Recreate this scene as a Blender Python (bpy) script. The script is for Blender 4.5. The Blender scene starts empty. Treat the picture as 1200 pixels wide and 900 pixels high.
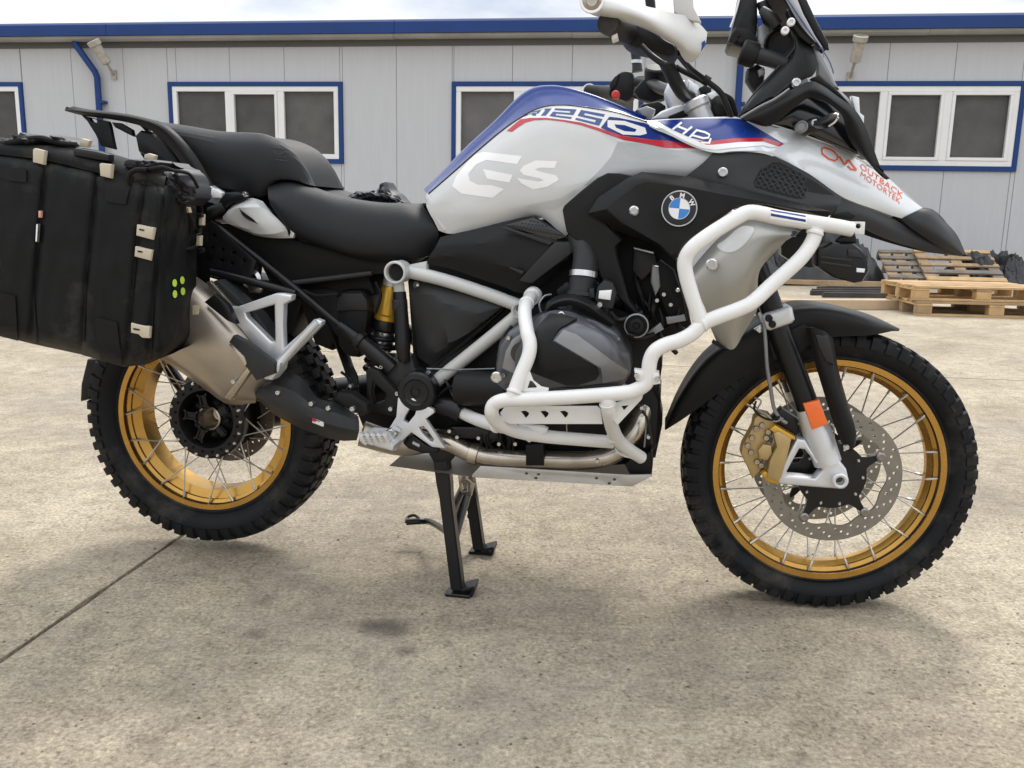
import bpy, bmesh, math, random
from mathutils import Vector, Matrix
from mathutils.bvhtree import BVHTree
R = math.radians
random.seed(7)
scn = bpy.context.scene
col = scn.collection

# ------------------------------------------------------------------ camera
FOC, PITCH, ROLL, CAMH = 1026.73, 0.18902, 0.019977, 0.88688
cp, sp = math.cos(PITCH), math.sin(PITCH)
_fw = Vector((0, cp, -sp)); _rt = Vector((1, 0, 0)); _up = _rt.cross(_fw)
cr, sr = math.cos(ROLL), math.sin(ROLL)
RT = _rt * cr + _up * sr; UP = -_rt * sr + _up * cr; FW = _fw
CAM = Vector((0, 0, CAMH))
cd = bpy.data.cameras.new('camera'); cam = bpy.data.objects.new('camera', cd); col.objects.link(cam)
cd.sensor_fit = 'HORIZONTAL'; cd.sensor_width = 36; cd.lens = FOC / 1200 * 36
cd.clip_start = 0.05; cd.clip_end = 2000
M = Matrix((RT, UP, -FW)).transposed().to_4x4(); M.translation = CAM
cam.matrix_world = M
scn.camera = cam

# ------------------------------------------------------------------ light
SUN_EL, SUN_AZ = 52, 20        # sun behind the building, a little to the right of the view axis
w = bpy.data.worlds.new('World'); scn.world = w; w.use_nodes = True
nt = w.node_tree; nt.nodes.clear()
out = nt.nodes.new('ShaderNodeOutputWorld'); bg = nt.nodes.new('ShaderNodeBackground')
sky = nt.nodes.new('ShaderNodeTexSky'); sky.sky_type = 'NISHITA'; sky.sun_disc = False
sky.sun_elevation = R(SUN_EL); sky.sun_rotation = R(SUN_AZ); sky.air_density = 1.0; sky.dust_density = 1.0
tc = nt.nodes.new('ShaderNodeTexCoord')
mp = nt.nodes.new('ShaderNodeMapping'); mp.inputs['Scale'].default_value = (1.1, 1.1, 3.2); mp.inputs['Location'].default_value = (0.6, 0.2, 0.0)
ns = nt.nodes.new('ShaderNodeTexNoise'); ns.inputs['Scale'].default_value = 2.6; ns.inputs['Detail'].default_value = 7; ns.inputs['Roughness'].default_value = 0.55
rp = nt.nodes.new('ShaderNodeValToRGB')
rp.color_ramp.elements[0].position = 0.30; rp.color_ramp.elements[0].color = (0.55, 0.55, 0.55, 1)
rp.color_ramp.elements[1].position = 0.50; rp.color_ramp.elements[1].color = (1, 1, 1, 1)
ns2 = nt.nodes.new('ShaderNodeTexNoise'); ns2.inputs['Scale'].default_value = 4.0; ns2.inputs['Detail'].default_value = 6
rc = nt.nodes.new('ShaderNodeValToRGB')
rc.color_ramp.elements[0].position = 0.34; rc.color_ramp.elements[0].color = (5.0, 5.7, 6.9, 1)
rc.color_ramp.elements[1].position = 0.62; rc.color_ramp.elements[1].color = (11.0, 10.85, 10.5, 1)
mx = nt.nodes.new('ShaderNodeMix'); mx.data_type = 'RGBA'
L_ = nt.links.new
L_(tc.outputs['Generated'], mp.inputs['Vector']); L_(mp.outputs[0], ns.inputs['Vector']); L_(mp.outputs[0], ns2.inputs['Vector'])
L_(ns.outputs['Fac'], rp.inputs[0]); L_(ns2.outputs['Fac'], rc.inputs[0])
# overcast luminance: the zenith brighter than the horizon (standard overcast sky)
sx = nt.nodes.new('ShaderNodeSeparateXYZ'); L_(tc.outputs['Generated'], sx.inputs[0])
gr = nt.nodes.new('ShaderNodeMapRange'); gr.inputs['From Min'].default_value = 0.0; gr.inputs['From Max'].default_value = 1.0; gr.inputs['To Min'].default_value = 0.58; gr.inputs['To Max'].default_value = 1.74
L_(sx.outputs['Z'], gr.inputs['Value'])
vm_ = nt.nodes.new('ShaderNodeVectorMath'); vm_.operation = 'SCALE'; L_(rc.outputs[0], vm_.inputs[0]); L_(gr.outputs[0], vm_.inputs['Scale'])
L_(rp.outputs[0], mx.inputs['Factor']); L_(sky.outputs[0], mx.inputs['A']); L_(vm_.outputs[0], mx.inputs['B'])
L_(mx.outputs['Result'], bg.inputs['Color']); bg.inputs['Strength'].default_value = 0.105
L_(bg.outputs[0], out.inputs[0])
sd = bpy.data.lights.new('sun', 'SUN'); sd.energy = 1.5; sd.angle = R(15); sd.color = (1.0, 0.95, 0.88)
so = bpy.data.objects.new('sun', sd); col.objects.link(so)
_az = R(SUN_AZ)
_sdir = Vector((math.sin(_az) * math.cos(R(SUN_EL)), math.cos(_az) * math.cos(R(SUN_EL)), math.sin(R(SUN_EL))))
so.rotation_euler = _sdir.to_track_quat('Z', 'Y').to_euler(); so.location = _sdir * 30
scn.view_settings.view_transform = 'Standard'; scn.view_settings.look = 'None'
scn.view_settings.exposure = 0.53; scn.view_settings.gamma = 1.0; scn.view_settings.use_curve_mapping = False

# ------------------------------------------------------------------ frames of reference
YAW, BX, BY = 0.17181, -0.77275, 2.23279
D_ = Vector((math.cos(YAW), -math.sin(YAW), 0)); N_ = Vector((-math.sin(YAW), -math.cos(YAW), 0)); B_ = Vector((BX, BY, 0))
BIKE_M = Matrix.Translation(B_) @ Matrix.Rotation(-YAW, 4, 'Z')
BYAW, BD = 0.138344, 15.3746
WA = Vector((math.cos(BYAW), -math.sin(BYAW), 0)); WN = Vector((math.sin(BYAW), math.cos(BYAW), 0)); WO = Vector((0, BD, 0))
WALL_M = Matrix.Translation(WO) @ Matrix.Rotation(-BYAW, 4, 'Z')
def ray(px, py): return (px - 600) * RT + (450 - py) * UP + FOC * FW
def L(px, py, s):
    """measured point of the photograph on the motorcycle's lengthwise plane s metres right of its centre -> bike coordinates"""
    v = ray(px, py); t = (s - (CAM - B_).dot(N_)) / v.dot(N_); P = CAM + t * v - B_
    return Vector((P.dot(D_), -s, P.z))
def G(px, py, z=0.0):
    v = ray(px, py); return CAM + (z - CAMH) / v.z * v
def WL(px, py, off=0.0):
    v = ray(px, py); t = (WO - off * WN - CAM).dot(WN) / v.dot(WN); P = CAM + t * v - WO
    return P.dot(WA), P.z

# ------------------------------------------------------------------ materials
MATS = {}
def mat(name, c, rough=0.5, metal=0.0, coat=0.0, var=0.06, vscale=9.0, bump=0.0, bscale=300.0, rvar=0.06, spec=0.5, dust=0.0):
    m = bpy.data.materials.new(name); m.use_nodes = True; MATS[name] = m
    t = m.node_tree; b = t.nodes['Principled BSDF']
    b.inputs['Metallic'].default_value = metal; b.inputs['Coat Weight'].default_value = coat; b.inputs['Coat Roughness'].default_value = 0.08
    b.inputs['Specular IOR Level'].default_value = spec
    tcn = t.nodes.new('ShaderNodeTexCoord'); n = t.nodes.new('ShaderNodeTexNoise')
    n.inputs['Scale'].default_value = vscale; n.inputs['Detail'].default_value = 6; n.inputs['Roughness'].default_value = 0.65
    t.links.new(tcn.outputs['Object'], n.inputs['Vector'])
    r = t.nodes.new('ShaderNodeValToRGB')
    r.color_ramp.elements[0].position = 0.3; r.color_ramp.elements[1].position = 0.7
    r.color_ramp.elements[0].color = tuple(x * (1 - var) for x in c) + (1,)
    r.color_ramp.elements[1].color = tuple(min(1, x * (1 + var)) for x in c) + (1,)
    t.links.new(n.outputs['Fac'], r.inputs[0]); cout = r.outputs[0]
    if dust:
        n2 = t.nodes.new('ShaderNodeTexNoise'); n2.inputs['Scale'].default_value = 3.3; n2.inputs['Detail'].default_value = 9; n2.inputs['Roughness'].default_value = 0.7
        t.links.new(tcn.outputs['Object'], n2.inputs['Vector'])
        r2 = t.nodes.new('ShaderNodeValToRGB'); r2.color_ramp.elements[0].position = 0.5; r2.color_ramp.elements[1].position = 0.8
        r2.color_ramp.elements[0].color = (0, 0, 0, 1); r2.color_ramp.elements[1].color = (dust,) * 3 + (1,)
        t.links.new(n2.outputs['Fac'], r2.inputs[0])
        mm = t.nodes.new('ShaderNodeMix'); mm.data_type = 'RGBA'; mm.inputs['B'].default_value = (0.30, 0.27, 0.22, 1)
        t.links.new(r2.outputs[0], mm.inputs['Factor']); t.links.new(cout, mm.inputs['A']); cout = mm.outputs['Result']
    t.links.new(cout, b.inputs['Base Color'])
    mr = t.nodes.new('ShaderNodeMapRange'); mr.inputs['To Min'].default_value = max(0.02, rough - rvar); mr.inputs['To Max'].default_value = min(1, rough + rvar)
    t.links.new(n.outputs['Fac'], mr.inputs['Value']); t.links.new(mr.outputs[0], b.inputs['Roughness'])
    if bump:
        nb = t.nodes.new('ShaderNodeTexNoise'); nb.inputs['Scale'].default_value = bscale; nb.inputs['Detail'].default_value = 3
        t.links.new(tcn.outputs['Object'], nb.inputs['Vector'])
        bp = t.nodes.new('ShaderNodeBump'); bp.inputs['Strength'].default_value = bump; bp.inputs['Distance'].default_value = 0.002
        t.links.new(nb.outputs['Fac'], bp.inputs['Height']); t.links.new(bp.outputs[0], b.inputs['Normal'])
    return m
m_white = mat('white_paint', (0.60, 0.61, 0.615), 0.22, coat=1.0, var=0.03)
m_silver = mat('silver_paint', (0.68, 0.71, 0.735), 0.22, metal=0.0, coat=1.0, var=0.03)
m_letter = mat('white_lettering', (0.84, 0.84, 0.84), 0.35, var=0.02)
m_gs = mat('pale_tank_lettering', (0.86, 0.86, 0.86), 0.25, coat=0.8, var=0.02)
m_greyl = mat('grey_lettering_and_lip_shade', (0.50, 0.51, 0.51), 0.35, var=0.02)
m_blue = mat('blue_paint', (0.007, 0.034, 0.21), 0.28, coat=0.22, var=0.05, spec=0.35)
m_red = mat('red_paint', (0.50, 0.015, 0.03), 0.3, coat=0.6, var=0.05)
m_orange = mat('orange_print', (0.80, 0.12, 0.03), 0.4, var=0.05)
m_plas = mat('textured_black_plastic', (0.0105, 0.0105, 0.011), 0.42, var=0.2, bump=0.25, bscale=900, dust=0.03, spec=0.20)
m_plas2 = mat('grey_black_plastic', (0.026, 0.0265, 0.028), 0.40, var=0.15, bump=0.2, bscale=900, dust=0.03, spec=0.26)
m_dark = mat('dark_mechanical', (0.006, 0.006, 0.0065), 0.5, var=0.4, dust=0.07, spec=0.22)
m_satin = mat('satin_black_metal', (0.008, 0.008, 0.0095), 0.30, var=0.15, dust=0.03, spec=0.32)
m_seat = mat('seat_vinyl', (0.0105, 0.011, 0.0125), 0.45, var=0.15, bump=0.35, bscale=1400, dust=0.02, spec=0.26)
m_rub = mat('tyre_rubber', (0.008, 0.0088, 0.0105), 0.58, var=0.3, bump=0.15, bscale=500, dust=0.30, spec=0.20)
m_gold = mat('gold_anodised_rim', (0.50, 0.285, 0.070), 0.27, metal=0.95, var=0.14, coat=0.1)
m_goldc = mat('gold_caliper_paint', (0.46, 0.33, 0.15), 0.4, metal=0.5, var=0.1)
m_golds = mat('gold_shock_body', (0.62, 0.36, 0.05), 0.3, metal=0.6, var=0.1)
m_steel = mat('brushed_steel', (0.46, 0.41, 0.35), 0.26, metal=0.92, var=0.35, vscale=9, rvar=0.12)
m_tita = mat('silencer_steel', (0.40, 0.355, 0.30), 0.36, metal=0.85, var=0.16, vscale=7)
m_disc = mat('brake_disc_steel', (0.26, 0.25, 0.23), 0.36, metal=0.85, var=0.12, vscale=30)
m_alu = mat('cast_aluminium', (0.66, 0.67, 0.69), 0.40, metal=0.55, var=0.08)
m_shroud = mat('grey_silver_shroud', (0.36, 0.35, 0.32), 0.42, metal=0.5, var=0.05)
m_powder = mat('white_powder_coat', (0.72, 0.715, 0.70), 0.36, coat=0.3, var=0.03, dust=0.10)
m_frame = mat('light_grey_frame_paint', (0.52, 0.52, 0.51), 0.36, coat=0.3, var=0.05, dust=0.15)
m_engine = mat('engine_grey_paint', (0.105, 0.112, 0.126), 0.34, metal=0.4, var=0.12, coat=0.2, dust=0.12)
m_engl = mat('light_engine_grey', (0.25, 0.255, 0.265), 0.38, metal=0.4, var=0.08)
m_spoke = mat('spoke_steel', (0.52, 0.50, 0.47), 0.3, metal=0.8, var=0.1)
m_chrome = mat('bolt_steel', (0.62, 0.62, 0.62), 0.25, metal=0.95, var=0.1, vscale=60)
m_fab = mat('black_bag_fabric', (0.0065, 0.007, 0.0075), 0.62, var=0.3, vscale=6, bump=0.5, bscale=700, dust=0.28, spec=0.18)
m_fabd = mat('black_webbing', (0.005, 0.005, 0.0055), 0.7, var=0.2, bump=0.5, bscale=1200, spec=0.25)
m_beige = mat('beige_rubber_tab', (0.50, 0.44, 0.33), 0.55, var=0.06)
m_neon = mat('yellow_green_print', (0.55, 0.78, 0.08), 0.4, var=0.03)
m_reflo = mat('orange_reflector', (0.85, 0.14, 0.01), 0.2, coat=0.8, var=0.06, bump=0.3, bscale=400)
m_skid = mat('skid_plate_aluminium', (0.47, 0.46, 0.44), 0.42, metal=0.7, var=0.08, vscale=20)
m_redp = mat('red_button', (0.55, 0.03, 0.03), 0.4)
m_bblue = mat('badge_blue', (0.03, 0.22, 0.62), 0.2, coat=0.8, var=0.02)
m_blk = mat('gloss_black_enamel', (0.006, 0.006, 0.007), 0.15, coat=0.6, var=0.02)
m_lamp = mat('clear_lens', (0.75, 0.78, 0.82), 0.1, coat=1.0, var=0.02)
m_screen = mat('tinted_screen', (0.006, 0.006, 0.010), 0.25, var=0.02, spec=0.2)
m_guard = mat('handguard_plastic', (0.55, 0.545, 0.53), 0.42, var=0.03)
m_discd = mat('worn_rear_disc', (0.13, 0.105, 0.09), 0.42, metal=0.7, var=0.2, vscale=30)

# ------------------------------------------------------------------ helpers
def tag(o, label=None, cat=None, group=None, kind=None):
    if label: o['label'] = label
    if cat: o['category'] = cat
    if group: o['group'] = group
    if kind: o['kind'] = kind
    return o
OFF = {}
def empty(name, mtx=None, par=None):
    o = bpy.data.objects.new(name, None); col.objects.link(o); o.empty_display_size = 0.1
    if mtx is not None: o.matrix_world = mtx
    if par: o.parent = par
    return o
def link(name, me, m, par):
    o = bpy.data.objects.new(name, me); col.objects.link(o)
    if m: me.materials.append(m)
    if par is not None:
        o.parent = par
        if par.name in OFF: o.location = -OFF[par.name]
    return o
def finish(bm, name, m, par, angle=32):
    bmesh.ops.recalc_face_normals(bm, faces=bm.faces)
    me = bpy.data.meshes.new(name); bm.to_mesh(me); bm.free()
    for p in me.polygons: p.use_smooth = True
    me.set_sharp_from_angle(angle=R(angle))
    return link(name, me, m, par)
def cat_rom(pts, n, closed=False):
    k = len(pts); res = []
    segs = k if closed else k - 1
    for i in range(segs):
        g = (lambda j: pts[j % k]) if closed else (lambda j: pts[max(0, min(k - 1, j))])
        p0, p1, p2, p3 = g(i - 1), g(i), g(i + 1), g(i + 2)
        for q in range(n):
            t = q / n
            res.append(0.5 * ((2 * p1) + (p2 - p0) * t + (2 * p0 - 5 * p1 + 4 * p2 - p3) * t * t + (3 * p1 - p0 - 3 * p2 + p3) * t ** 3))
    if not closed: res.append(pts[-1].copy())
    return res
def resample(pts, n):
    d = [0.0]
    for a, b in zip(pts, pts[1:]): d.append(d[-1] + (b - a).length)
    res = []; j = 0
    for i in range(n):
        t = d[-1] * i / (n - 1)
        while j < len(d) - 2 and d[j + 1] < t: j += 1
        f = (t - d[j]) / max(1e-9, d[j + 1] - d[j]); res.append(pts[j].lerp(pts[j + 1], min(1, max(0, f))))
    return res
def chaikin(p, k):
    for _ in range(k):
        q = []
        for a, b in zip(p, p[1:] + p[:1]):
            q.append(tuple(x * .75 + y * .25 for x, y in zip(a, b))); q.append(tuple(x * .25 + y * .75 for x, y in zip(a, b)))
        p = q
    return p
def P3(p, s): return L(p[0], p[1], p[2] if len(p) > 2 else s)
def plate(name, outl, s, th, m, par, bev=0.003, seg=2, ch=0, holes=(), angle=32, mirror=False):
    """thick panel: outline on its outer face, real thickness th inward, rounded outer edge"""
    def make(sgn):
        bm = bmesh.new()
        o = [(p[0], p[1], p[2] if len(p) > 2 else s) for p in outl]
        if ch: o = chaikin(o, ch)
        def loop(pp):
            vs = [bm.verts.new(P3(p, s)) for p in pp]
            return [bm.edges.new((a, b)) for a, b in zip(vs, vs[1:] + vs[:1])], vs
        es, vs = loop(o)
        if holes:
            for h in holes: es += loop([(p[0], p[1], p[2] if len(p) > 2 else s) for p in h])[0]
            bmesh.ops.triangle_fill(bm, use_beauty=True, use_dissolve=False, edges=es)
        else: bm.faces.new(vs)
        bm.normal_update()
        if sum((f.normal.y * f.calc_area() for f in bm.faces)) > 0: bmesh.ops.reverse_faces(bm, faces=bm.faces)
        front = list(bm.faces)
        rim = [e for e in bm.edges if len(e.link_faces) == 1]
        r = bmesh.ops.extrude_face_region(bm, geom=front, use_keep_orig=True)
        nv = [g for g in r['geom'] if isinstance(g, bmesh.types.BMVert)]
        for v in nv: v.co.y += th
        if bev: bmesh.ops.bevel(bm, geom=rim, offset=bev, segments=seg, affect='EDGES', clamp_overlap=True, profile=0.5)
        if sgn < 0:
            for v in bm.verts: v.co.y = -v.co.y
        return finish(bm, name, m, par, angle)
    o = make(1)
    if mirror: make(-1)
    return o
def surf(name, rows, m, par, nu=36, sub=5, th=0.006, mirror=False, smooth_rows=True, angle=40, close=False, relax=0):
    """curved shell through rows of measured points (each row px, py, s); thickness th"""
    rr = [resample(cat_rom([L(*p) for p in r], 6), nu) for r in rows]
    cols_ = []
    for i in range(nu):
        c = [r[i] for r in rr]
        cols_.append(cat_rom(c, sub) if smooth_rows and len(c) > 2 else resample(c, (len(c) - 1) * sub + 1))
    nv = len(cols_[0])
    for _ in range(relax):
        new = [list(c) for c in cols_]
        for i in range(1, nu - 1):
            for j in range(1, nv - 1): new[i][j] = cols_[i][j] * .5 + (cols_[i - 1][j] + cols_[i + 1][j] + cols_[i][j - 1] + cols_[i][j + 1]) * .125
        cols_ = new
    def make(sgn):
        bm = bmesh.new()
        vs = [[bm.verts.new(Vector((p.x, p.y * sgn, p.z))) for p in c] for c in cols_]
        for i in range(nu - 1):
            for j in range(nv - 1):
                try: bm.faces.new((vs[i][j], vs[i + 1][j], vs[i + 1][j + 1], vs[i][j + 1]))
                except ValueError: pass
        bm.normal_update()
        if sum(f.normal.y * sgn * f.calc_area() for f in bm.faces) > 0: bmesh.ops.reverse_faces(bm, faces=bm.faces)
        bm.normal_update()
        if th:
            n0 = {v: v.normal.copy() for v in bm.verts}; orig = list(bm.faces)
            r = bmesh.ops.extrude_face_region(bm, geom=orig, use_keep_orig=True)
            ov = [v for row in vs for v in row]
            nvs = [g for g in r['geom'] if isinstance(g, bmesh.types.BMVert)]
            key = {tuple(round(x, 7) for x in v.co): n0[v] for v in ov}
            for v in nvs:
                k = key.get(tuple(round(x, 7) for x in v.co)); v.co -= (k or Vector((0, -sgn, 0))) * th
        return finish(bm, name, m, par, angle)
    o = make(1)
    if mirror: make(-1)
    return o
def sweep(bm, path, rad, n=12, cap=True):
    k = len(path); up = Vector((0, 0, 1)); rings = []
    t0 = (path[1] - path[0]).normalized(); a = t0.orthogonal().normalized()
    for i in range(k):
        t = (path[min(k - 1, i + 1)] - path[max(0, i - 1)]).normalized()
        a = (a - t * a.dot(t)).normalized(); b = t.cross(a)
        r = rad[i] if isinstance(rad, list) else rad
        rings.append([bm.verts.new(path[i] + (a * math.cos(q * 2 * math.pi / n) + b * math.sin(q * 2 * math.pi / n)) * r) for q in range(n)])
    for A, Bq in zip(rings, rings[1:]):
        for q in range(n): bm.faces.new((A[q], A[(q + 1) % n], Bq[(q + 1) % n], Bq[q]))
    if cap: bm.faces.new(rings[0][::-1]); bm.faces.new(rings[-1])
def tube(name, pts, r, m, par, n=14, sub=6, mirror=False, raw=False, straight=False):
    P = [Vector(p) for p in pts] if raw else [L(*p) for p in pts]
    path = P if straight or len(P) < 3 else cat_rom(P, sub)
    if isinstance(r, (list, tuple)):
        k = len(path); q = len(r); rr = []
        for i in range(k):
            x = i / (k - 1) * (q - 1); j = min(q - 2, int(x)); rr.append(r[j] + (r[j + 1] - r[j]) * (x - j))
        r = rr
    res = None
    for sgn in ((1, -1) if mirror else (1,)):
        bm = bmesh.new(); sweep(bm, [Vector((p.x, p.y * sgn, p.z)) for p in path], r, n)
        o = finish(bm, name, m, par, 45); res = res or o
    return res
def lathe(name, prof, c, m, par, axis=(0, -1, 0), n=32, closed=False, angle=32, phase=0.0):
    """profile of (radius, distance along axis) turned round the axis through c"""
    ax = Vector(axis).normalized(); a = ax.orthogonal().normalized(); b = ax.cross(a); c = Vector(c)
    bm = bmesh.new(); rings = []
    for q in range(n):
        th = 2 * math.pi * q / n + phase; d = a * math.cos(th) + b * math.sin(th)
        rings.append([bm.verts.new(c + d * max(r, 1e-5) + ax * h) for r, h in prof])
    k = len(prof)
    for q in range(n):
        A, Bq = rings[q], rings[(q + 1) % n]
        for j in range(k if closed else k - 1):
            bm.faces.new((A[j], A[(j + 1) % k], Bq[(j + 1) % k], Bq[j]))
    if not closed:
        for j in (0, k - 1):
            if prof[j][0] > 1e-4: bm.faces.new([rings[q][j] for q in range(n)])
    bmesh.ops.remove_doubles(bm, verts=bm.verts, dist=2e-5)
    return finish(bm, name, m, par, angle)
def bolt(px, py, s, r, par, m=None, name='bolt', h=0.005):
    c = L(px, py, s)
    return lathe(name, [(r, -0.006), (r, h * .6), (r * .8, h), (r * .5, h), (r * .45, h * .2), (0, h * .2)], c, m or m_chrome, par, n=12)
def boxm(bm, c, size, rot=None):
    r = bmesh.ops.create_cube(bm, size=1.0)
    for v in r['verts']:
        v.co = Vector((v.co.x * size[0], v.co.y * size[1], v.co.z * size[2]))
        if rot is not None: v.co = rot @ v.co
        v.co += Vector(c)
    return r['verts']
def box(name, c, size, m, par, rot=None, bev=0.0, angle=32):
    bm = bmesh.new(); boxm(bm, c, size, rot)
    if bev: bmesh.ops.bevel(bm, geom=list(bm.edges), offset=bev, segments=2, affect='EDGES', clamp_overlap=True)
    return finish(bm, name, m, par, angle)
def bvh_of(objs):
    V = []; F = []
    for o in objs:
        base = len(V); V += [v.co.copy() for v in o.data.vertices]; F += [[base + i for i in p.vertices] for p in o.data.polygons]
    return BVHTree.FromPolygons(V, F)
_rotb = Matrix.Rotation(-YAW, 4, 'Z').to_3x3().inverted()
def decal(name, polys, target, m, par, off=0.0006, cell=5.0, bm2=None, lift=None):
    """printed film: outlines measured on the photograph, laid onto the target panel's surface"""
    bm = bm2 or bmesh.new()
    for pl in polys:
        vs = [bm.verts.new((p[0], p[1], 0)) for p in pl]; bm.faces.new(vs)
    xs = [v.co.x for v in bm.verts]; ys = [v.co.y for v in bm.verts]
    x = min(xs) + cell
    while x < max(xs):
        bmesh.ops.bisect_plane(bm, geom=list(bm.verts) + list(bm.edges) + list(bm.faces), plane_co=(x, 0, 0), plane_no=(1, 0, 0)); x += cell
    y = min(ys) + cell
    while y < max(ys):
        bmesh.ops.bisect_plane(bm, geom=list(bm.verts) + list(bm.edges) + list(bm.faces), plane_co=(0, y, 0), plane_no=(0, 1, 0)); y += cell
    bmesh.ops.remove_doubles(bm, verts=bm.verts, dist=0.02); bmesh.ops.dissolve_degenerate(bm, dist=0.02, edges=bm.edges)
    bmesh.ops.triangulate(bm, faces=bm.faces)
    bv = bvh_of(target); org = _rotb @ (CAM - B_); dead = []; dist = []
    for v in list(bm.verts):
        d = (_rotb @ ray(v.co.x, v.co.y)).normalized(); h = bv.ray_cast(org, d)
        if h[0] is None: dead.append((v, d))
        else:
            n = h[1] if h[1].dot(d) < 0 else -h[1]; v.co = h[0] + n * off; dist.append(h[3])
    md = sum(dist) / max(1, len(dist))
    for v, d in dead:
        q = bv.find_nearest(org + d * md); n = q[1] if q[1].dot(d) < 0 else -q[1]; v.co = q[0] + n * off
    me = bpy.data.meshes.new(name); bm.to_mesh(me); bm.free()
    for p in me.polygons: p.use_smooth = True
    return link(name, me, m, par)
def text_bm(body, o, ax, ay, spacing=1.0, bold=0.0):
    """lettering as faces: o = start point, ax = one text unit along the line, ay = one unit up"""
    cu = bpy.data.curves.new('lettering', 'FONT'); cu.body = body; cu.size = 1.0; cu.space_character = spacing; cu.offset = bold; cu.resolution_u = 3
    ob = bpy.data.objects.new('lettering', cu); col.objects.link(ob)
    dg = bpy.context.evaluated_depsgraph_get(); dg.update()
    me = bpy.data.meshes.new_from_object(ob.evaluated_get(dg))
    bm = bmesh.new(); bm.from_mesh(me)
    bpy.data.objects.remove(ob); bpy.data.curves.remove(cu); bpy.data.meshes.remove(me)
    for v in bm.verts:
        u, q = v.co.x, v.co.y; v.co = Vector((o[0] + ax[0] * u + ay[0] * q, o[1] + ax[1] * u + ay[1] * q, 0))
    return bm
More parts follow.
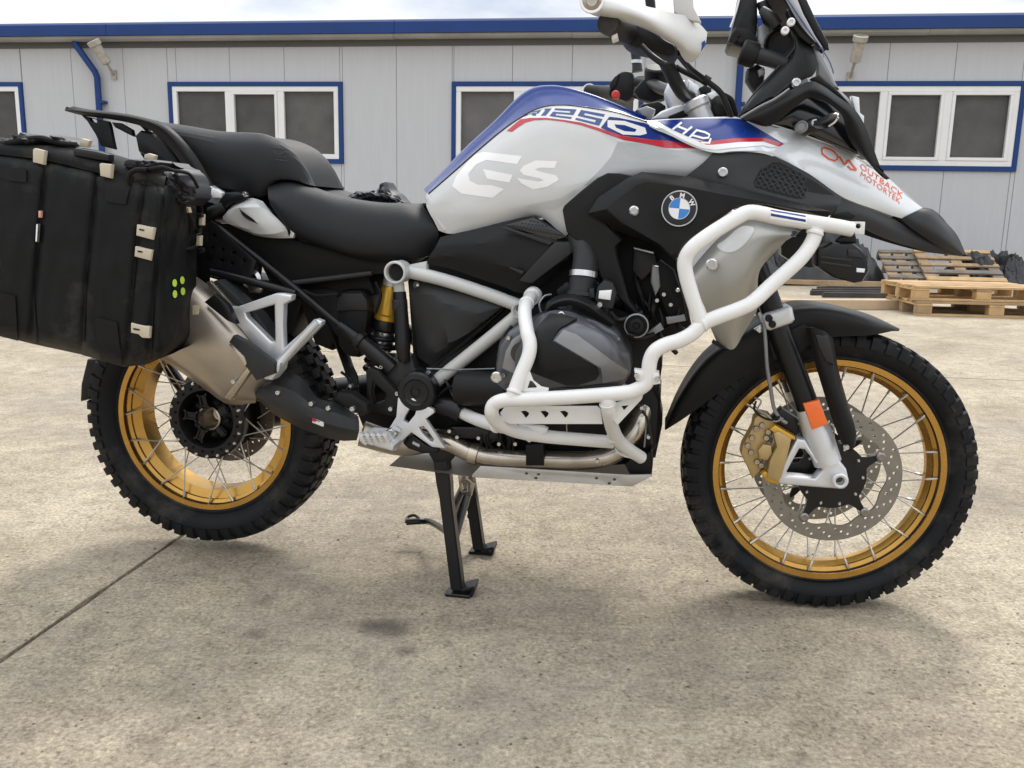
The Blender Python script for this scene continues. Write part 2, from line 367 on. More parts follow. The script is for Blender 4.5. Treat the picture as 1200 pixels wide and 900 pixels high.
# ------------------------------------------------------------------ ground
def concrete(name, seed):
    m = bpy.data.materials.new(name); m.use_nodes = True; t = m.node_tree; b = t.nodes['Principled BSDF']; l = t.links.new
    tcn = t.nodes.new('ShaderNodeNewGeometry'); pos = tcn.outputs['Position']
    def noise(sc, det, ro=0.6, dist=0.0):
        n = t.nodes.new('ShaderNodeTexNoise'); n.inputs['Scale'].default_value = sc; n.inputs['Detail'].default_value = det; n.inputs['Roughness'].default_value = ro; n.inputs['Distortion'].default_value = dist
        l(pos, n.inputs['Vector']); return n.outputs['Fac']
    def ramp(f, stops):
        r = t.nodes.new('ShaderNodeValToRGB'); e = r.color_ramp.elements
        while len(e) < len(stops): e.new(0.5)
        for q, (p, c) in zip(e, stops): q.position = p; q.color = c + (1,) if len(c) == 3 else c
        l(f, r.inputs[0]); return r.outputs[0]
    def mix(a, bb, f, mode='MIX'):
        x = t.nodes.new('ShaderNodeMix'); x.data_type = 'RGBA'; x.blend_type = mode
        if isinstance(f, float): x.inputs['Factor'].default_value = f
        else: l(f, x.inputs['Factor'])
        for s_, v in (('A', a), ('B', bb)):
            if isinstance(v, tuple): x.inputs[s_].default_value = v
            else: l(v, x.inputs[s_])
        return x.outputs['Result']
    base = ramp(noise(1.3, 9, 0.68, 0.6), [(0.30, (0.29, 0.246, 0.183)), (0.5, (0.40, 0.345, 0.263)), (0.72, (0.53, 0.463, 0.357))])
    fine = ramp(noise(105, 6, 0.78), [(0.32, (0.40, 0.38, 0.35)), (0.5, (0.99, 0.99, 0.98)), (0.68, (1.56, 1.55, 1.50))])
    c = mix(base, fine, 0.85, 'MULTIPLY')
    mid = ramp(noise(13, 7, 0.75, 0.3), [(0.33, (0.66, 0.65, 0.63)), (0.5, (1.0, 1.0, 1.0)), (0.68, (1.22, 1.21, 1.18))]); c = mix(c, mid, 0.8, 'MULTIPLY')
    v = t.nodes.new('ShaderNodeTexVoronoi'); v.inputs['Scale'].default_value = 130; l(pos, v.inputs['Vector'])
    agg = ramp(v.outputs['Color'], [(0.10, (0.55, 0.53, 0.50)), (0.28, (0.95, 0.94, 0.93)), (0.75, (1.0, 1.0, 1.0)), (0.95, (1.3, 1.28, 1.24))])
    c = mix(c, agg, 0.7, 'MULTIPLY')
    # pits and dark grains
    v2 = t.nodes.new('ShaderNodeTexVoronoi'); v2.inputs['Scale'].default_value = 34; l(pos, v2.inputs['Vector'])
    pit = ramp(v2.outputs['Distance'], [(0.0, (1, 1, 1)), (0.10, (1, 1, 1)), (0.16, (0, 0, 0))])
    sel = ramp(v2.outputs['Color'], [(0.80, (0, 0, 0)), (0.83, (1, 1, 1))])
    pm = mix(pit, sel, 1.0, 'MULTIPLY'); c = mix(c, (0.075, 0.062, 0.05, 1), pm)
    # worn grey stains with shapes of their own
    st = ramp(noise(0.8, 9, 0.72, 0.8), [(0.48, (0, 0, 0)), (0.70, (0.6, 0.6, 0.6))])
    c = mix(c, (0.215, 0.195, 0.17, 1), st)
    st2 = ramp(noise(2.7, 7, 0.7, 0.5), [(0.58, (0, 0, 0)), (0.74, (0.5, 0.5, 0.5))])
    c = mix(c, (0.16, 0.14, 0.118, 1), st2)
    # pale scuffs stretched lengthwise
    mp_ = t.nodes.new('ShaderNodeMapping'); mp_.inputs['Scale'].default_value = (1.2, 9, 1); mp_.inputs['Rotation'].default_value = (0, 0, 0.3); l(pos, mp_.inputs['Vector'])
    n3 = t.nodes.new('ShaderNodeTexNoise'); n3.inputs['Scale'].default_value = 2.2; n3.inputs['Detail'].default_value = 8; n3.inputs['Roughness'].default_value = 0.75; l(mp_.outputs[0], n3.inputs['Vector'])
    sc = ramp(n3.outputs['Fac'], [(0.56, (0, 0, 0)), (0.70, (0.6, 0.6, 0.6))]); c = mix(c, (0.52, 0.465, 0.38, 1), sc)
    # oil spots where the photograph has them
    for (qx, qy, rx) in ((452, 735, .055), (434, 735, .05), (472, 737, .045), (474, 764, .03), (300, 742, .03), (205, 636, .03)):
        g = G(qx, qy); vm = t.nodes.new('ShaderNodeVectorMath'); vm.operation = 'DISTANCE'; l(pos, vm.inputs[0]); vm.inputs[1].default_value = g
        ad = t.nodes.new('ShaderNodeMath'); ad.operation = 'MULTIPLY_ADD'; l(noise(11, 5, 0.7), ad.inputs[0]); ad.inputs[1].default_value = rx * 1.6; l(vm.outputs['Value'], ad.inputs[2])
        sp_ = ramp(ad.outputs[0], [(rx * 1.0, (0.6, 0.6, 0.6)), (rx * 2.0, (0, 0, 0))]); c = mix(c, (0.09, 0.078, 0.066, 1), sp_)
    l(c, b.inputs['Base Color']); b.inputs['Roughness'].default_value = 0.86; b.inputs['Specular IOR Level'].default_value = 0.3
    bp = t.nodes.new('ShaderNodeBump'); bp.inputs['Strength'].default_value = 0.8; bp.inputs['Distance'].default_value = 0.008
    hsum = t.nodes.new('ShaderNodeMath'); hsum.operation = 'ADD'; l(noise(130, 4, 0.7), hsum.inputs[0]); l(noise(28, 5, 0.6), hsum.inputs[1])
    l(hsum.outputs[0], bp.inputs['Height']); l(bp.outputs[0], b.inputs['Normal'])
    return m
m_conc = concrete('worn_concrete', 1)
m_joint = mat('dark_joint_filler', (0.030, 0.027, 0.024), 0.9, var=0.4, vscale=30)
gs = empty('ground'); tag(gs, kind='structure')
bm = bmesh.new(); vs = [bm.verts.new((x, y, -0.014)) for x, y in ((-700, -700), (700, -700), (700, 700), (-700, 700))]; bm.faces.new(vs)
finish(bm, 'ground_base', m_joint, gs)
def AB(a, b): return WA * a + Vector((math.sin(BYAW), math.cos(BYAW), 0)) * b      # yard axes: along and towards the building
J0, K0, SL = -1.216, 5.42, 6.0
random.seed(3)
for i in range(-4, 5):
    for j in range(-3, 2):
        g = 0.007
        a0, a1, b0, b1 = J0 + SL * i + g, J0 + SL * (i + 1) - g, K0 + SL * j + g, K0 + SL * (j + 1) - g
        bm = bmesh.new(); n = 60 if (i in (-1, 0) and j == -1) else 8
        # crumbled arrises along the edges
        pts = []
        for (p, q) in (((a0, b0), (a1, b0)), ((a1, b0), (a1, b1)), ((a1, b1), (a0, b1)), ((a0, b1), (a0, b0))):
            for k in range(n):
                f = k / n; w_ = 0.0 if k == 0 else random.uniform(-1, 1) * 0.0035 * (n > 10)
                dx = (p[1] != q[1]) * w_; dy = (p[0] != q[0]) * w_
                pts.append((p[0] + (q[0] - p[0]) * f + dx, p[1] + (q[1] - p[1]) * f + dy))
        top = [bm.verts.new(AB(*p)) for p in pts]; low = [bm.verts.new(AB(*p) + Vector((0, 0, -0.10))) for p in pts]
        bm.faces.new(top)
        for k in range(len(pts)): bm.faces.new((top[k], low[k], low[(k + 1) % len(pts)], top[(k + 1) % len(pts)]))
        finish(bm, 'concrete_slab', m_conc, gs)

# ------------------------------------------------------------------ building
def wallmat(name, c, ribs):
    m = bpy.data.materials.new(name); m.use_nodes = True; t = m.node_tree; b = t.nodes['Principled BSDF']; l = t.links.new
    tcn = t.nodes.new('ShaderNodeTexCoord'); mp_ = t.nodes.new('ShaderNodeMapping'); mp_.inputs['Scale'].default_value = (7, 1, 0.45); l(tcn.outputs['Object'], mp_.inputs['Vector'])
    n = t.nodes.new('ShaderNodeTexNoise'); n.inputs['Scale'].default_value = 2.2; n.inputs['Detail'].default_value = 9; n.inputs['Roughness'].default_value = 0.7; l(mp_.outputs[0], n.inputs['Vector'])
    r = t.nodes.new('ShaderNodeValToRGB'); e = r.color_ramp.elements; e[0].position = 0.3; e[1].position = 0.62
    e[0].color = tuple(x * 0.94 for x in c) + (1,); e[1].color = c + (1,); l(n.outputs['Fac'], r.inputs[0]); l(r.outputs[0], b.inputs['Base Color'])
    b.inputs['Roughness'].default_value = 0.5
    wv = t.nodes.new('ShaderNodeTexWave'); wv.bands_direction = 'X'; wv.inputs['Scale'].default_value = ribs; wv.inputs['Distortion'].default_value = 0; l(tcn.outputs['Object'], wv.inputs['Vector'])
    bp = t.nodes.new('ShaderNodeBump'); bp.inputs['Strength'].default_value = 0.30; bp.inputs['Distance'].default_value = 0.004; l(wv.outputs['Fac'], bp.inputs['Height']); l(bp.outputs[0], b.inputs['Normal'])
    return m
m_wall = wallmat('pale_grey_panel', (0.50, 0.51, 0.53), 3.2)
m_fasc = mat('blue_sheet_metal', (0.010, 0.042, 0.175), 0.45, var=0.12, spec=0.3, vscale=1.6)
m_gut = mat('pale_gutter_metal', (0.34, 0.335, 0.32), 0.5, var=0.2, vscale=1.3)
m_pvc = mat('white_window_frame', (0.76, 0.76, 0.75), 0.4, var=0.04, vscale=3)
m_gutter_shade = mat('painted_gutter_shade', (0.12, 0.12, 0.12), 0.8)
m_in = mat('dark_room', (0.045, 0.043, 0.04), 0.9, var=0.3, vscale=1.0)
m_pane_refl = mat('dull_pane_reflection', (0.20, 0.192, 0.178), 0.75, var=0.5, vscale=1.7)
PANE_REFL = [m_pane_refl, mat('grey_pane_reflection', (0.31, 0.302, 0.306), 0.75, var=0.35, vscale=1.3), mat('brown_pane_reflection', (0.13, 0.12, 0.105), 0.75, var=0.45, vscale=2.2)]  # varied pane reflections painted as mottled tones
m_glass = bpy.data.materials.new('window_glass'); m_glass.use_nodes = True
_t = m_glass.node_tree; _b = _t.nodes['Principled BSDF']
_b.inputs['Base Color'].default_value = (0.10, 0.098, 0.095, 1); _b.inputs['Roughness'].default_value = 0.12; _b.inputs['Alpha'].default_value = 0.28; _b.inputs['Specular IOR Level'].default_value = 0.5
m_lampb = mat('weathered_floodlight', (0.38, 0.35, 0.30), 0.5, var=0.25, vscale=12)
bld = empty('office_building', WALL_M); tag(bld, 'low pale grey panel building with blue roof edge and white framed windows', 'building')
ZT, ZF, ZG = 4.11, 3.92, 3.80
def wx(px, py): return WL(px, py)[0]
X0, X1 = -24.0, 22.0
WT, WB_ = 3.105, 1.735
def wfx(px): return WL(px, 150)[0]
W_X = []
for l_, r_ in ((wx(27, 130) - 3.22, wx(29, 130)), (wx(197, 97), wx(401.5, 97)), (wx(529.5, 130), wx(529.5, 130) + 3.22), (wx(1203, 95) - 3.22, wx(1203, 95))):
    W_X.append((l_, r_))
W_X = [(-20.1, -16.88)] + W_X + [(W_X[-1][1] + 2.5, W_X[-1][1] + 5.72)]
PJ = wx(464.6, 120); PW = 1.0
# sandwich panels, cut round the window openings
def panel_piece(xa, xb, za, zb):
    if xb - xa < 0.02 or zb - za < 0.02: return
    box('wall_panel', ((xa + xb) / 2, 0.06, (za + zb) / 2), (xb - xa - 0.006, 0.12, zb - za), m_wall, bld, bev=0.003)
x = PJ - 20 * PW
while x < X1:
    xa, xb = x, x + PW
    if xb > X0:
        cuts = [(max(xa, l_), min(xb, r_)) for l_, r_ in W_X if l_ < xb and r_ > xa]
        if not cuts: panel_piece(xa, xb, -0.02, 4.0)
        else:
            (ca, cb) = cuts[0]
            panel_piece(xa, ca, -0.02, 4.0); panel_piece(cb, xb, -0.02, 4.0)
            panel_piece(ca, cb, -0.02, WB_); panel_piece(ca, cb, WT, 4.0)
    x += PW
box('core_wall', (-1, 0.19, 2.0), (X1 - X0, 0.10, 3.9), mat('panel_core', (0.24, 0.24, 0.25), 0.8), bld)
E2 = bpy.data.objects  # (shorthand)
for xs in (X0, X1): box('side_wall', (xs, 4.1, 1.98), (0.14, 7.6, 4.0), m_wall, bld)
box('rear_wall', (-1, 8.0, 1.98), (X1 - X0, 0.14, 4.0), m_wall, bld)
bm = bmesh.new(); vv = [bm.verts.new(p) for p in ((X0 - .4, -0.25, 4.06), (X1 + .4, -0.25, 4.06), (X1 + .4, 8.3, 4.5), (X0 - .4, 8.3, 4.5))]
f = bm.faces.new(vv); r = bmesh.ops.extrude_face_region(bm, geom=[f])
for g in r['geom']:
    if isinstance(g, bmesh.types.BMVert): g.co.z -= 0.07
finish(bm, 'roof', m_gut, bld)
# fascia lengths, gutter lengths: real offsets in front of the wall
def zoff(px, py, off): return WL(px, py, off)[1]
zt, zf, zg = zoff(600, 21.5, .30), zoff(600, 37, .30), zoff(600, 43.5, .24)
segs = [X0 - .4, -15.2, -11.6, -7.2, -2.05, 2.3, 4.65, 9.5, 14.0, X1 + .4]
for k, (a, b) in enumerate(zip(segs, segs[1:])):
    bm = bmesh.new()
    prof = [(-0.30, zf), (-0.30, zt - .03), (-0.27, zt), (-0.05, zt + .03), (-0.05, zt - .02), (-0.26, zt - .05), (-0.26, zf)]
    for xq in (a + .004, b - .004): pass
    A = [bm.verts.new((a + .004, y, z)) for y, z in prof]; Bv = [bm.verts.new((b - .004, y, z)) for y, z in prof]
    for q in range(len(prof)): bm.faces.new((A[q], A[(q + 1) % len(prof)], Bv[(q + 1) % len(prof)], Bv[q]))
    bm.faces.new(A); bm.faces.new(Bv); finish(bm, 'fascia', m_fasc, bld)
gsegs = [X0 - .4, -13.0, -9.1, wx(465, 40), 0.9, wx(1085, 35), 10.0, X1 + .4]
for k, (a, b) in enumerate(zip(gsegs, gsegs[1:])):
    bm = bmesh.new(); dz = 0.006 * (k % 2); n = 8
    ring = [(-0.25, zf - .003)] + [(-0.14 - 0.11 * math.cos(math.pi * q / n), zg + .05 - 0.05 * math.sin(math.pi * q / n) + dz) for q in range(n + 1)] + [(-0.03, zf - .003)]
    A = [bm.verts.new((a + .003, y, z)) for y, z in ring]; Bv = [bm.verts.new((b - .003, y, z)) for y, z in ring]
    for q in range(len(ring)): bm.faces.new((A[q], A[(q + 1) % len(ring)], Bv[(q + 1) % len(ring)], Bv[q]))
    bm.faces.new(A); bm.faces.new(Bv); finish(bm, 'gutter', m_gut, bld)
box('gutter_shade_strip', ((X0 + X1) / 2, -0.010, zg - .035), (X1 - X0 + .4, 0.016, 0.10), m_gutter_shade, bld)  # added dark strip: the gutter's shade on the wall, put into colour
# windows
random.seed(5)
for wi, (l_, r_) in enumerate(W_X):
    win = empty('window', par=bld)
    wd = r_ - l_; ht = WT - WB_; bt = 0.075
    for (cx, cz, sx, sz, nm) in (((l_ + r_) / 2, WT - bt / 2, wd, bt, 'blue_trim'), ((l_ + r_) / 2, WB_ + bt / 2, wd, bt, 'blue_trim'), (l_ + bt / 2, (WT + WB_) / 2, bt, ht - 2 * bt, 'blue_trim'), (r_ - bt / 2, (WT + WB_) / 2, bt, ht - 2 * bt, 'blue_trim')):
        box(nm, (cx, -0.012, cz), (sx, 0.05, sz), m_fasc, win, bev=0.004)
    li, ri, ti, bi = l_ + bt, r_ - bt, WT - bt, WB_ + bt; fw = 0.085
    for (cx, cz, sx, sz) in (((li + ri) / 2, ti - fw / 2, ri - li, fw), ((li + ri) / 2, bi + fw / 2, ri - li, fw), (li + fw / 2, (ti + bi) / 2, fw, ti - bi - 2 * fw), (ri - fw / 2, (ti + bi) / 2, fw, ti - bi - 2 * fw)):
        box('window_frame', (cx, 0.012, cz), (sx, 0.07, sz), m_pvc, win, bev=0.005)
    ww = (ri - li - 2 * fw); m1, m2 = li + fw + ww * 0.333, li + fw + ww * 0.667; mw = 0.12
    for mxx in (m1, m2): box('mullion', (mxx, 0.012, (ti + bi) / 2), (mw, 0.07, ti - bi - 2 * fw), m_pvc, win, bev=0.005)
    cells = [(li + fw, m1 - mw / 2), (m1 + mw / 2, m2 - mw / 2), (m2 + mw / 2, ri - fw)]
    for ci, (a, b) in enumerate(cells):
        z0, z1 = bi + fw, ti - fw
        sash = (ci == 1) if wi != 4 else (ci != 0)
        if sash:
            q = 0.05
            for (cx, cz, sx, sz) in (((a + b) / 2, z1 - q / 2, b - a, q), ((a + b) / 2, z0 + q / 2, b - a, q), (a + q / 2, (z0 + z1) / 2, q, z1 - z0 - 2 * q), (b - q / 2, (z0 + z1) / 2, q, z1 - z0 - 2 * q)):
                box('sash', (cx, 0.003, cz), (sx, 0.075, sz), m_pvc, win, bev=0.004)
            a, b, z0, z1 = a + q, b - q, z0 + q, z1 - q
        box('pane', ((a + b) / 2, 0.032, (z0 + z1) / 2), (b - a, 0.010, z1 - z0), m_glass, win)
        box('reflection_sheet', ((a + b) / 2, 0.085, (z0 + z1) / 2), (b - a + .02, 0.006, z1 - z0 + .02), random.choice(PANE_REFL), win)  # added sheet behind the glass, its colour imitating the pane's reflection
# downpipes
def pipe(name, pts, r, m, label, cat):
    t = empty(name, WALL_M @ Matrix.Translation(Vector(pts[-1]))); OFF[t.name] = Vector(pts[-1])
    tag(t, label, cat); return t
xd = wx(119, 110)
for k, (xd, xt, lab) in enumerate(((wx(119, 110), wx(93, 44), 'blue downpipe beside the left floodlight'), (wx(865.5, 100), wx(865.5, 60), 'blue downpipe rising behind the handlebar and cockpit'))):
    t = pipe('downpipe', [(xd, -0.10, 0.0)], .05, m_fasc, lab, 'downpipe')
    if k == 0: pth = [(xt, -0.14, zg + .02), (xt + .02, -0.14, zg - .06), (xd - .03, -0.11, zg - .50), (xd, -0.10, zg - .60), (xd, -0.10, 0.0)]
    else: pth = [(xd, -0.14, zg + .02), (xd, -0.10, zg - .12), (xd, -0.10, 1.5), (xd, -0.10, 0.0)]
    tube('pipe', pth, 0.055, m_fasc, t, raw=True, straight=True)
    for z in (2.75, 1.2): box('bracket', (xd + .03, -0.06, z), (0.16, 0.13, 0.05), m_fasc, t, bev=.004)
# floodlights on stubs under the eaves
for (hx, hy, tx, ty, bx_, by_, lab) in ((109, 48, 125, 74, 134, 88, 'weathered tubular floodlight next to the sloping blue downpipe'), (1009, 42, 1002, 72, 996, 91, 'weathered tubular floodlight above the right window')):
    base = WL(bx_, by_); o0 = Vector((base[0], -0.02, base[1]))
    t = empty('floodlight', WALL_M @ Matrix.Translation(o0)); OFF[t.name] = o0; tag(t, lab, 'floodlight')
    o = 0.45; a, b = WL(hx, hy, o), WL(tx, ty, .30)
    A, Bv = Vector((a[0], -o, a[1])), Vector((b[0], -.30, b[1])); ax = (A - Bv).normalized(); ln = (A - Bv).length
    lathe('lamp_body', [(0.05, -.02), (0.085, 0), (0.085, ln * .75), (0.11, ln * .8), (0.115, ln), (0.09, ln + .01), (0.085, ln - .04), (0, ln - .05)], Bv, m_lampb, t, axis=ax, n=20)
    tube('bracket', [Bv, Bv.lerp(o0, .5), o0], 0.022, m_lampb, t, raw=True, straight=True)
    box('base_plate', (o0.x, -.015, o0.z), (0.10, 0.03, 0.16), m_lampb, t)

# ------------------------------------------------------------------ yard things at the wall foot
m_wood = [mat('pallet_wood', (0.50, 0.33, 0.155), 0.75, var=0.25, vscale=5, bump=0.3, bscale=60), mat('weathered_pallet_wood', (0.34, 0.235, 0.135), 0.8, var=0.28, vscale=6, bump=0.3, bscale=60), mat('grey_pallet_wood', (0.20, 0.17, 0.14), 0.85, var=0.25, vscale=6, bump=0.3, bscale=60)]
m_tarp = mat('black_plastic_sheet', (0.017, 0.018, 0.020), 0.42, var=0.3, vscale=4, bump=0.4, bscale=20, dust=0.12)
m_bar = mat('dark_steel_bar', (0.06, 0.058, 0.055), 0.5, metal=0.5, var=0.3)
m_plank = mat('pale_timber', (0.46, 0.35, 0.23), 0.75, var=0.15, vscale=4)
def pallet(mtx, Lx, Ly, woods, label, rng, n=7):
    t = empty('wooden_pallet', mtx); tag(t, label, 'pallet', 'wooden pallets by the wall')
    pick = lambda: m_wood[rng.choice(woods)]
    xs = [0.072, Lx / 2, Lx - 0.072]; ys = [0.05, Ly / 2, Ly - 0.05]
    for y in ys:
        box('bottom_board', (Lx / 2, y, 0.011), (Lx, 0.10, 0.020), pick(), t, bev=.002)
        for x in xs: box('block', (x, y, 0.060), (0.145, 0.098, 0.076), pick(), t, bev=.003)
    for x in xs: box('stringer_board', (x, Ly / 2, 0.110), (0.145, Ly, 0.021), pick(), t, bev=.002)
    for k in range(n):
        y = 0.06 + (Ly - 0.12) * k / (n - 1)
        box('deck_board', (Lx / 2 + rng.uniform(-.008, .008), y, 0.133 + rng.uniform(0, .002)), (Lx, rng.uniform(.085, .11), 0.021), pick(), t, bev=.002, rot=Matrix.Rotation(rng.uniform(-.008, .008), 3, 'Z'))
    return t
rg = random.Random(11)
g0, g1 = G(1074, 370), G(1200, 373.4); dv = (g1 - g0).normalized(); an = math.atan2(dv.y, dv.x)
MP = Matrix.Translation(g0) @ Matrix.Rotation(an, 4, 'Z')
pallet(MP, 1.52, 0.9, [0, 0, 1], 'lower pale wooden pallet lying on the concrete', rg)
pallet(MP @ Matrix.Translation((-0.02, 0.05, 0.146)) @ Matrix.Rotation(0.03, 4, 'Z'), 1.35, 0.9, [0, 0, 0, 1], 'upper pale wooden pallet stacked on another', rg)
g2 = G(1076, 338); MT = Matrix.Translation(g2) @ Matrix.Rotation(an - .1, 4, 'Z') @ Matrix.Rotation(R(24), 4, 'X')
pallet(MT @ Matrix.Translation((0.1, 0, 0.0)), 1.05, 1.0, [1, 1, 2, 0], 'weathered wooden pallet tilted against the black sheeting', rg, 5)
MT2 = Matrix.Translation(G(1046, 337) + Vector((0, .15, 0))) @ Matrix.Rotation(an - .1, 4, 'Z') @ Matrix.Rotation(R(22), 4, 'X')
pallet(MT2, 0.55, 1.0, [2, 2, 1], 'narrow grey pallet leaning left of the tilted one', rg, 5)
MT3 = Matrix.Translation(G(1188, 334) + Vector((0, .3, 0))) @ Matrix.Rotation(an + .05, 4, 'Z') @ Matrix.Rotation(R(30), 4, 'X')
pallet(MT3, 1.2, 1.0, [1, 0, 2], 'weathered pallet beyond the right hand heap of sheeting', rg, 5)
# long timber and steel bars on the ground
ga, gb = G(905, 362), G(1052, 362.5); dd = (gb - ga); c = (ga + gb) / 2
t = box('timber_beam', (0, 0, 0.05), (dd.length, 0.12, 0.10), m_plank, None, bev=.004); t.location = c; t.rotation_euler.z = math.atan2(dd.y, dd.x)
tag(t, 'long pale timber beam lying on the ground left of the pallets', 'timber')
for k, (x0, y0, x1, y1) in enumerate(((950, 346, 1062, 347), (952, 344, 1058, 343), (964, 348.5, 1064, 349.5), (958, 341.5, 1050, 341))):
    ga, gb = G(x0, y0), G(x1, y1); dd = gb - ga
    t = box('steel_bar', (0, 0, 0.03), (dd.length, 0.06, 0.06), m_bar, None, bev=.004); t.location = (ga + gb) / 2; t.rotation_euler.z = math.atan2(dd.y, dd.x)
    tag(t, ['long dark steel bar lying second from the timber beam', 'dark steel bar lying third from the timber beam', 'dark steel bar lying nearest the timber beam', 'dark steel bar lying farthest from the timber beam'][k], 'bar', 'steel bars on the ground')
from mathutils import noise as mn
def heap(name, px0, px1, py, hgt, depth, seed, label, cat='tarpaulin'):
    a, b = G(px0, py), G(px1, py); mid = (a + b) / 2; dv = b - a; ln = dv.length
    n, k = 70, 34; bm = bmesh.new(); vs = []
    for i in range(n):
        row = []
        for j in range(k):
            u, v = i / (n - 1), j / (k - 1)
            e = (1 - abs(2 * u - 1) ** 5) * (1 - abs(2 * v - 1) ** 3)
            p = Vector((u * 3.1 + seed, v * 2.3, seed * .37))
            q = mn.fractal(p * 1.4, 1.1, 2.1, 4); rd = abs(mn.noise(p * 3.3)) + .5 * abs(mn.noise(p * 8))
            z = 0.72 * hgt * e * max(0.15, 0.84 + 0.26 * q - 0.50 * rd)
            row.append(bm.verts.new((ln * (u - .5), depth * v, z - .01)))
        vs.append(row)
    for i in range(n - 1):
        for j in range(k - 1): bm.faces.new((vs[i][j], vs[i + 1][j], vs[i + 1][j + 1], vs[i][j + 1]))
    o = finish(bm, name, m_tarp, None, 24); o.location = mid; o.rotation_euler.z = math.atan2(dv.y, dv.x)
    return tag(o, label, cat, 'black sheeting along the wall')
heap('plastic_sheeting', 880, 1048, 334, 1.5, 1.3, 1.3, 'heap of crumpled black plastic sheeting left of the tilted pallet')
heap('plastic_sheeting', 1152, 1235, 340, 0.85, 1.2, 4.1, 'folded black plastic sheeting right of the tilted pallet')
heap('plastic_sheeting', 985, 1240, 319, 0.50, 0.9, 7.7, 'long low black sheeting spread along the wall behind the pallets')
t = box('rough_board', (0, 0, .05), (1.9, .16, .06), m_wood[1], None, bev=.004); t.location = G(975, 335.5); t.rotation_euler.z = -.05
tag(t, 'rough brown board in front of the black sheeting heap', 'board')

# loose grit on the slabs: too many to count
rg2 = random.Random(4); bm = bmesh.new()
for k in range(500):
    px, py = rg2.uniform(-40, 1240), 400 + 510 * rg2.random() ** .8
    c = G(px, py); r_ = rg2.choice([.001, .0012, .0016, .002, .003]) * (1 + rg2.random() * .6)
    vs_ = [bm.verts.new(c + Vector((math.cos(a) * r_ * rg2.uniform(.7, 1.3), math.sin(a) * r_ * rg2.uniform(.7, 1.3), -.0005))) for a in (0, 1.257, 2.513, 3.77, 5.03)]
    tp = bm.verts.new(c + Vector((rg2.uniform(-.3, .3) * r_, rg2.uniform(-.3, .3) * r_, r_ * rg2.uniform(.6, 1.1))))
    for q in range(5): bm.faces.new((vs_[q], vs_[(q + 1) % 5], tp))
m_grit = mat('loose_grit', (0.16, 0.135, 0.11), 0.9, var=0.8, vscale=40)
tag(finish(bm, 'grit', m_grit, None, 10), 'loose grit scattered over the concrete', kind='stuff')
# ------------------------------------------------------------------ motorcycle: wheels
bike = empty('motorcycle', BIKE_M)
tag(bike, 'white and blue adventure motorcycle with gold spoked wheels and white crash bars', 'motorcycle')
WBASE, RF, RR, LIFT = 1.525, 0.328, 0.325, 0.0359
RC = Vector((0, 0, RR + LIFT)); FC = Vector((WBASE, 0, RF)); STEER = -0.0846
def wheel_empty(c, rz):
    e = empty('wheel', par=bike); e.location = c; e.rotation_euler.z = rz; return e
rw, fw_ = wheel_empty(RC, 0), wheel_empty(FC, -STEER)
rw['label'] = 'rear wheel with gold rim, open black hub and knobbly tyre'; fw_['label'] = 'front wheel with gold rim, drilled brake disc and knobbly tyre'
def tyre(par, Rr, rb, hb, hw, pitches, seed):
    """moulded tyre: sidewalls and staggered knobs in one skin"""
    rnd = random.Random(seed)
    fr = [0.0, .04, .30, .34, .60, .64, .94, .98]
    sh = [0, 1, 1, 1, 1, 0, 0, 0]; ce = [0, 0, 0, 1, 1, 1, 1, 0]
    kb = 0.0085; rc_ = Rr - kb; dr = rc_ - rb
    side = [(rb - .012, hb - .004), (rb, hb), (rb + .10 * dr, hb + .006), (rb + .18 * dr, hb + .004), (rb + .21 * dr, hb + .0075), (rb + .38 * dr, hw - .004), (rb + .50 * dr, hw - .001)]
    # (radius, half width, zone): zone 1 shoulder knobs, 2 centre knobs
    prof = [(r, y, 0) for r, y in side]
    prof += [(rc_ - .405 * dr, hw, 0), (rc_ - .40 * dr, hw, 1), (rc_ - .25 * dr, hw - .001, 1), (rc_ - .10 * dr, hw * .91, 1), (rc_ - .045 * dr, hw * .74, 1), (rc_ - .043 * dr, hw * .735, 0),
             (rc_ - .03 * dr, hw * .64, 0), (rc_ - .029 * dr, hw * .635, 2), (rc_ - .012 * dr, hw * .40, 2), (rc_ - .01 * dr, hw * .24, 2), (rc_ - .0099 * dr, hw * .235, 0), (rc_, hw * .16, 0), (rc_, hw * .155, 1)]
    full = prof + [(r, -y, z) for r, y, z in prof[::-1]]
    bm = bmesh.new(); rings = []
    for p in range(pitches):
        jit = rnd.uniform(-.03, .03)
        for f, a, b in zip(fr, sh, ce):
            th = 2 * math.pi * (p + f + jit * (0 < f < .97)) / pitches; ring = []
            for (r, y, z) in full:
                u = (a if z == 1 else b if z == 2 else 0)
                k = kb * u; yy = y
                if z == 1 and abs(y) > hw * .85:
                    f_ = max(0, min(1, (r - (rc_ - .40 * dr)) / (.34 * dr))); k = kb * u * f_; yy = y + math.copysign(.0045 * u, y)
                ring.append(bm.verts.new((math.cos(th) * (r + k), yy, math.sin(th) * (r + k))))
            rings.append(ring)
    n = len(rings); m = len(full)
    for i in range(n):
        A, Bv = rings[i], rings[(i + 1) % n]
        for j in range(m - 1): bm.faces.new((A[j], A[j + 1], Bv[j + 1], Bv[j]))
    return finish(bm, 'tyre', m_rub, par, 38)
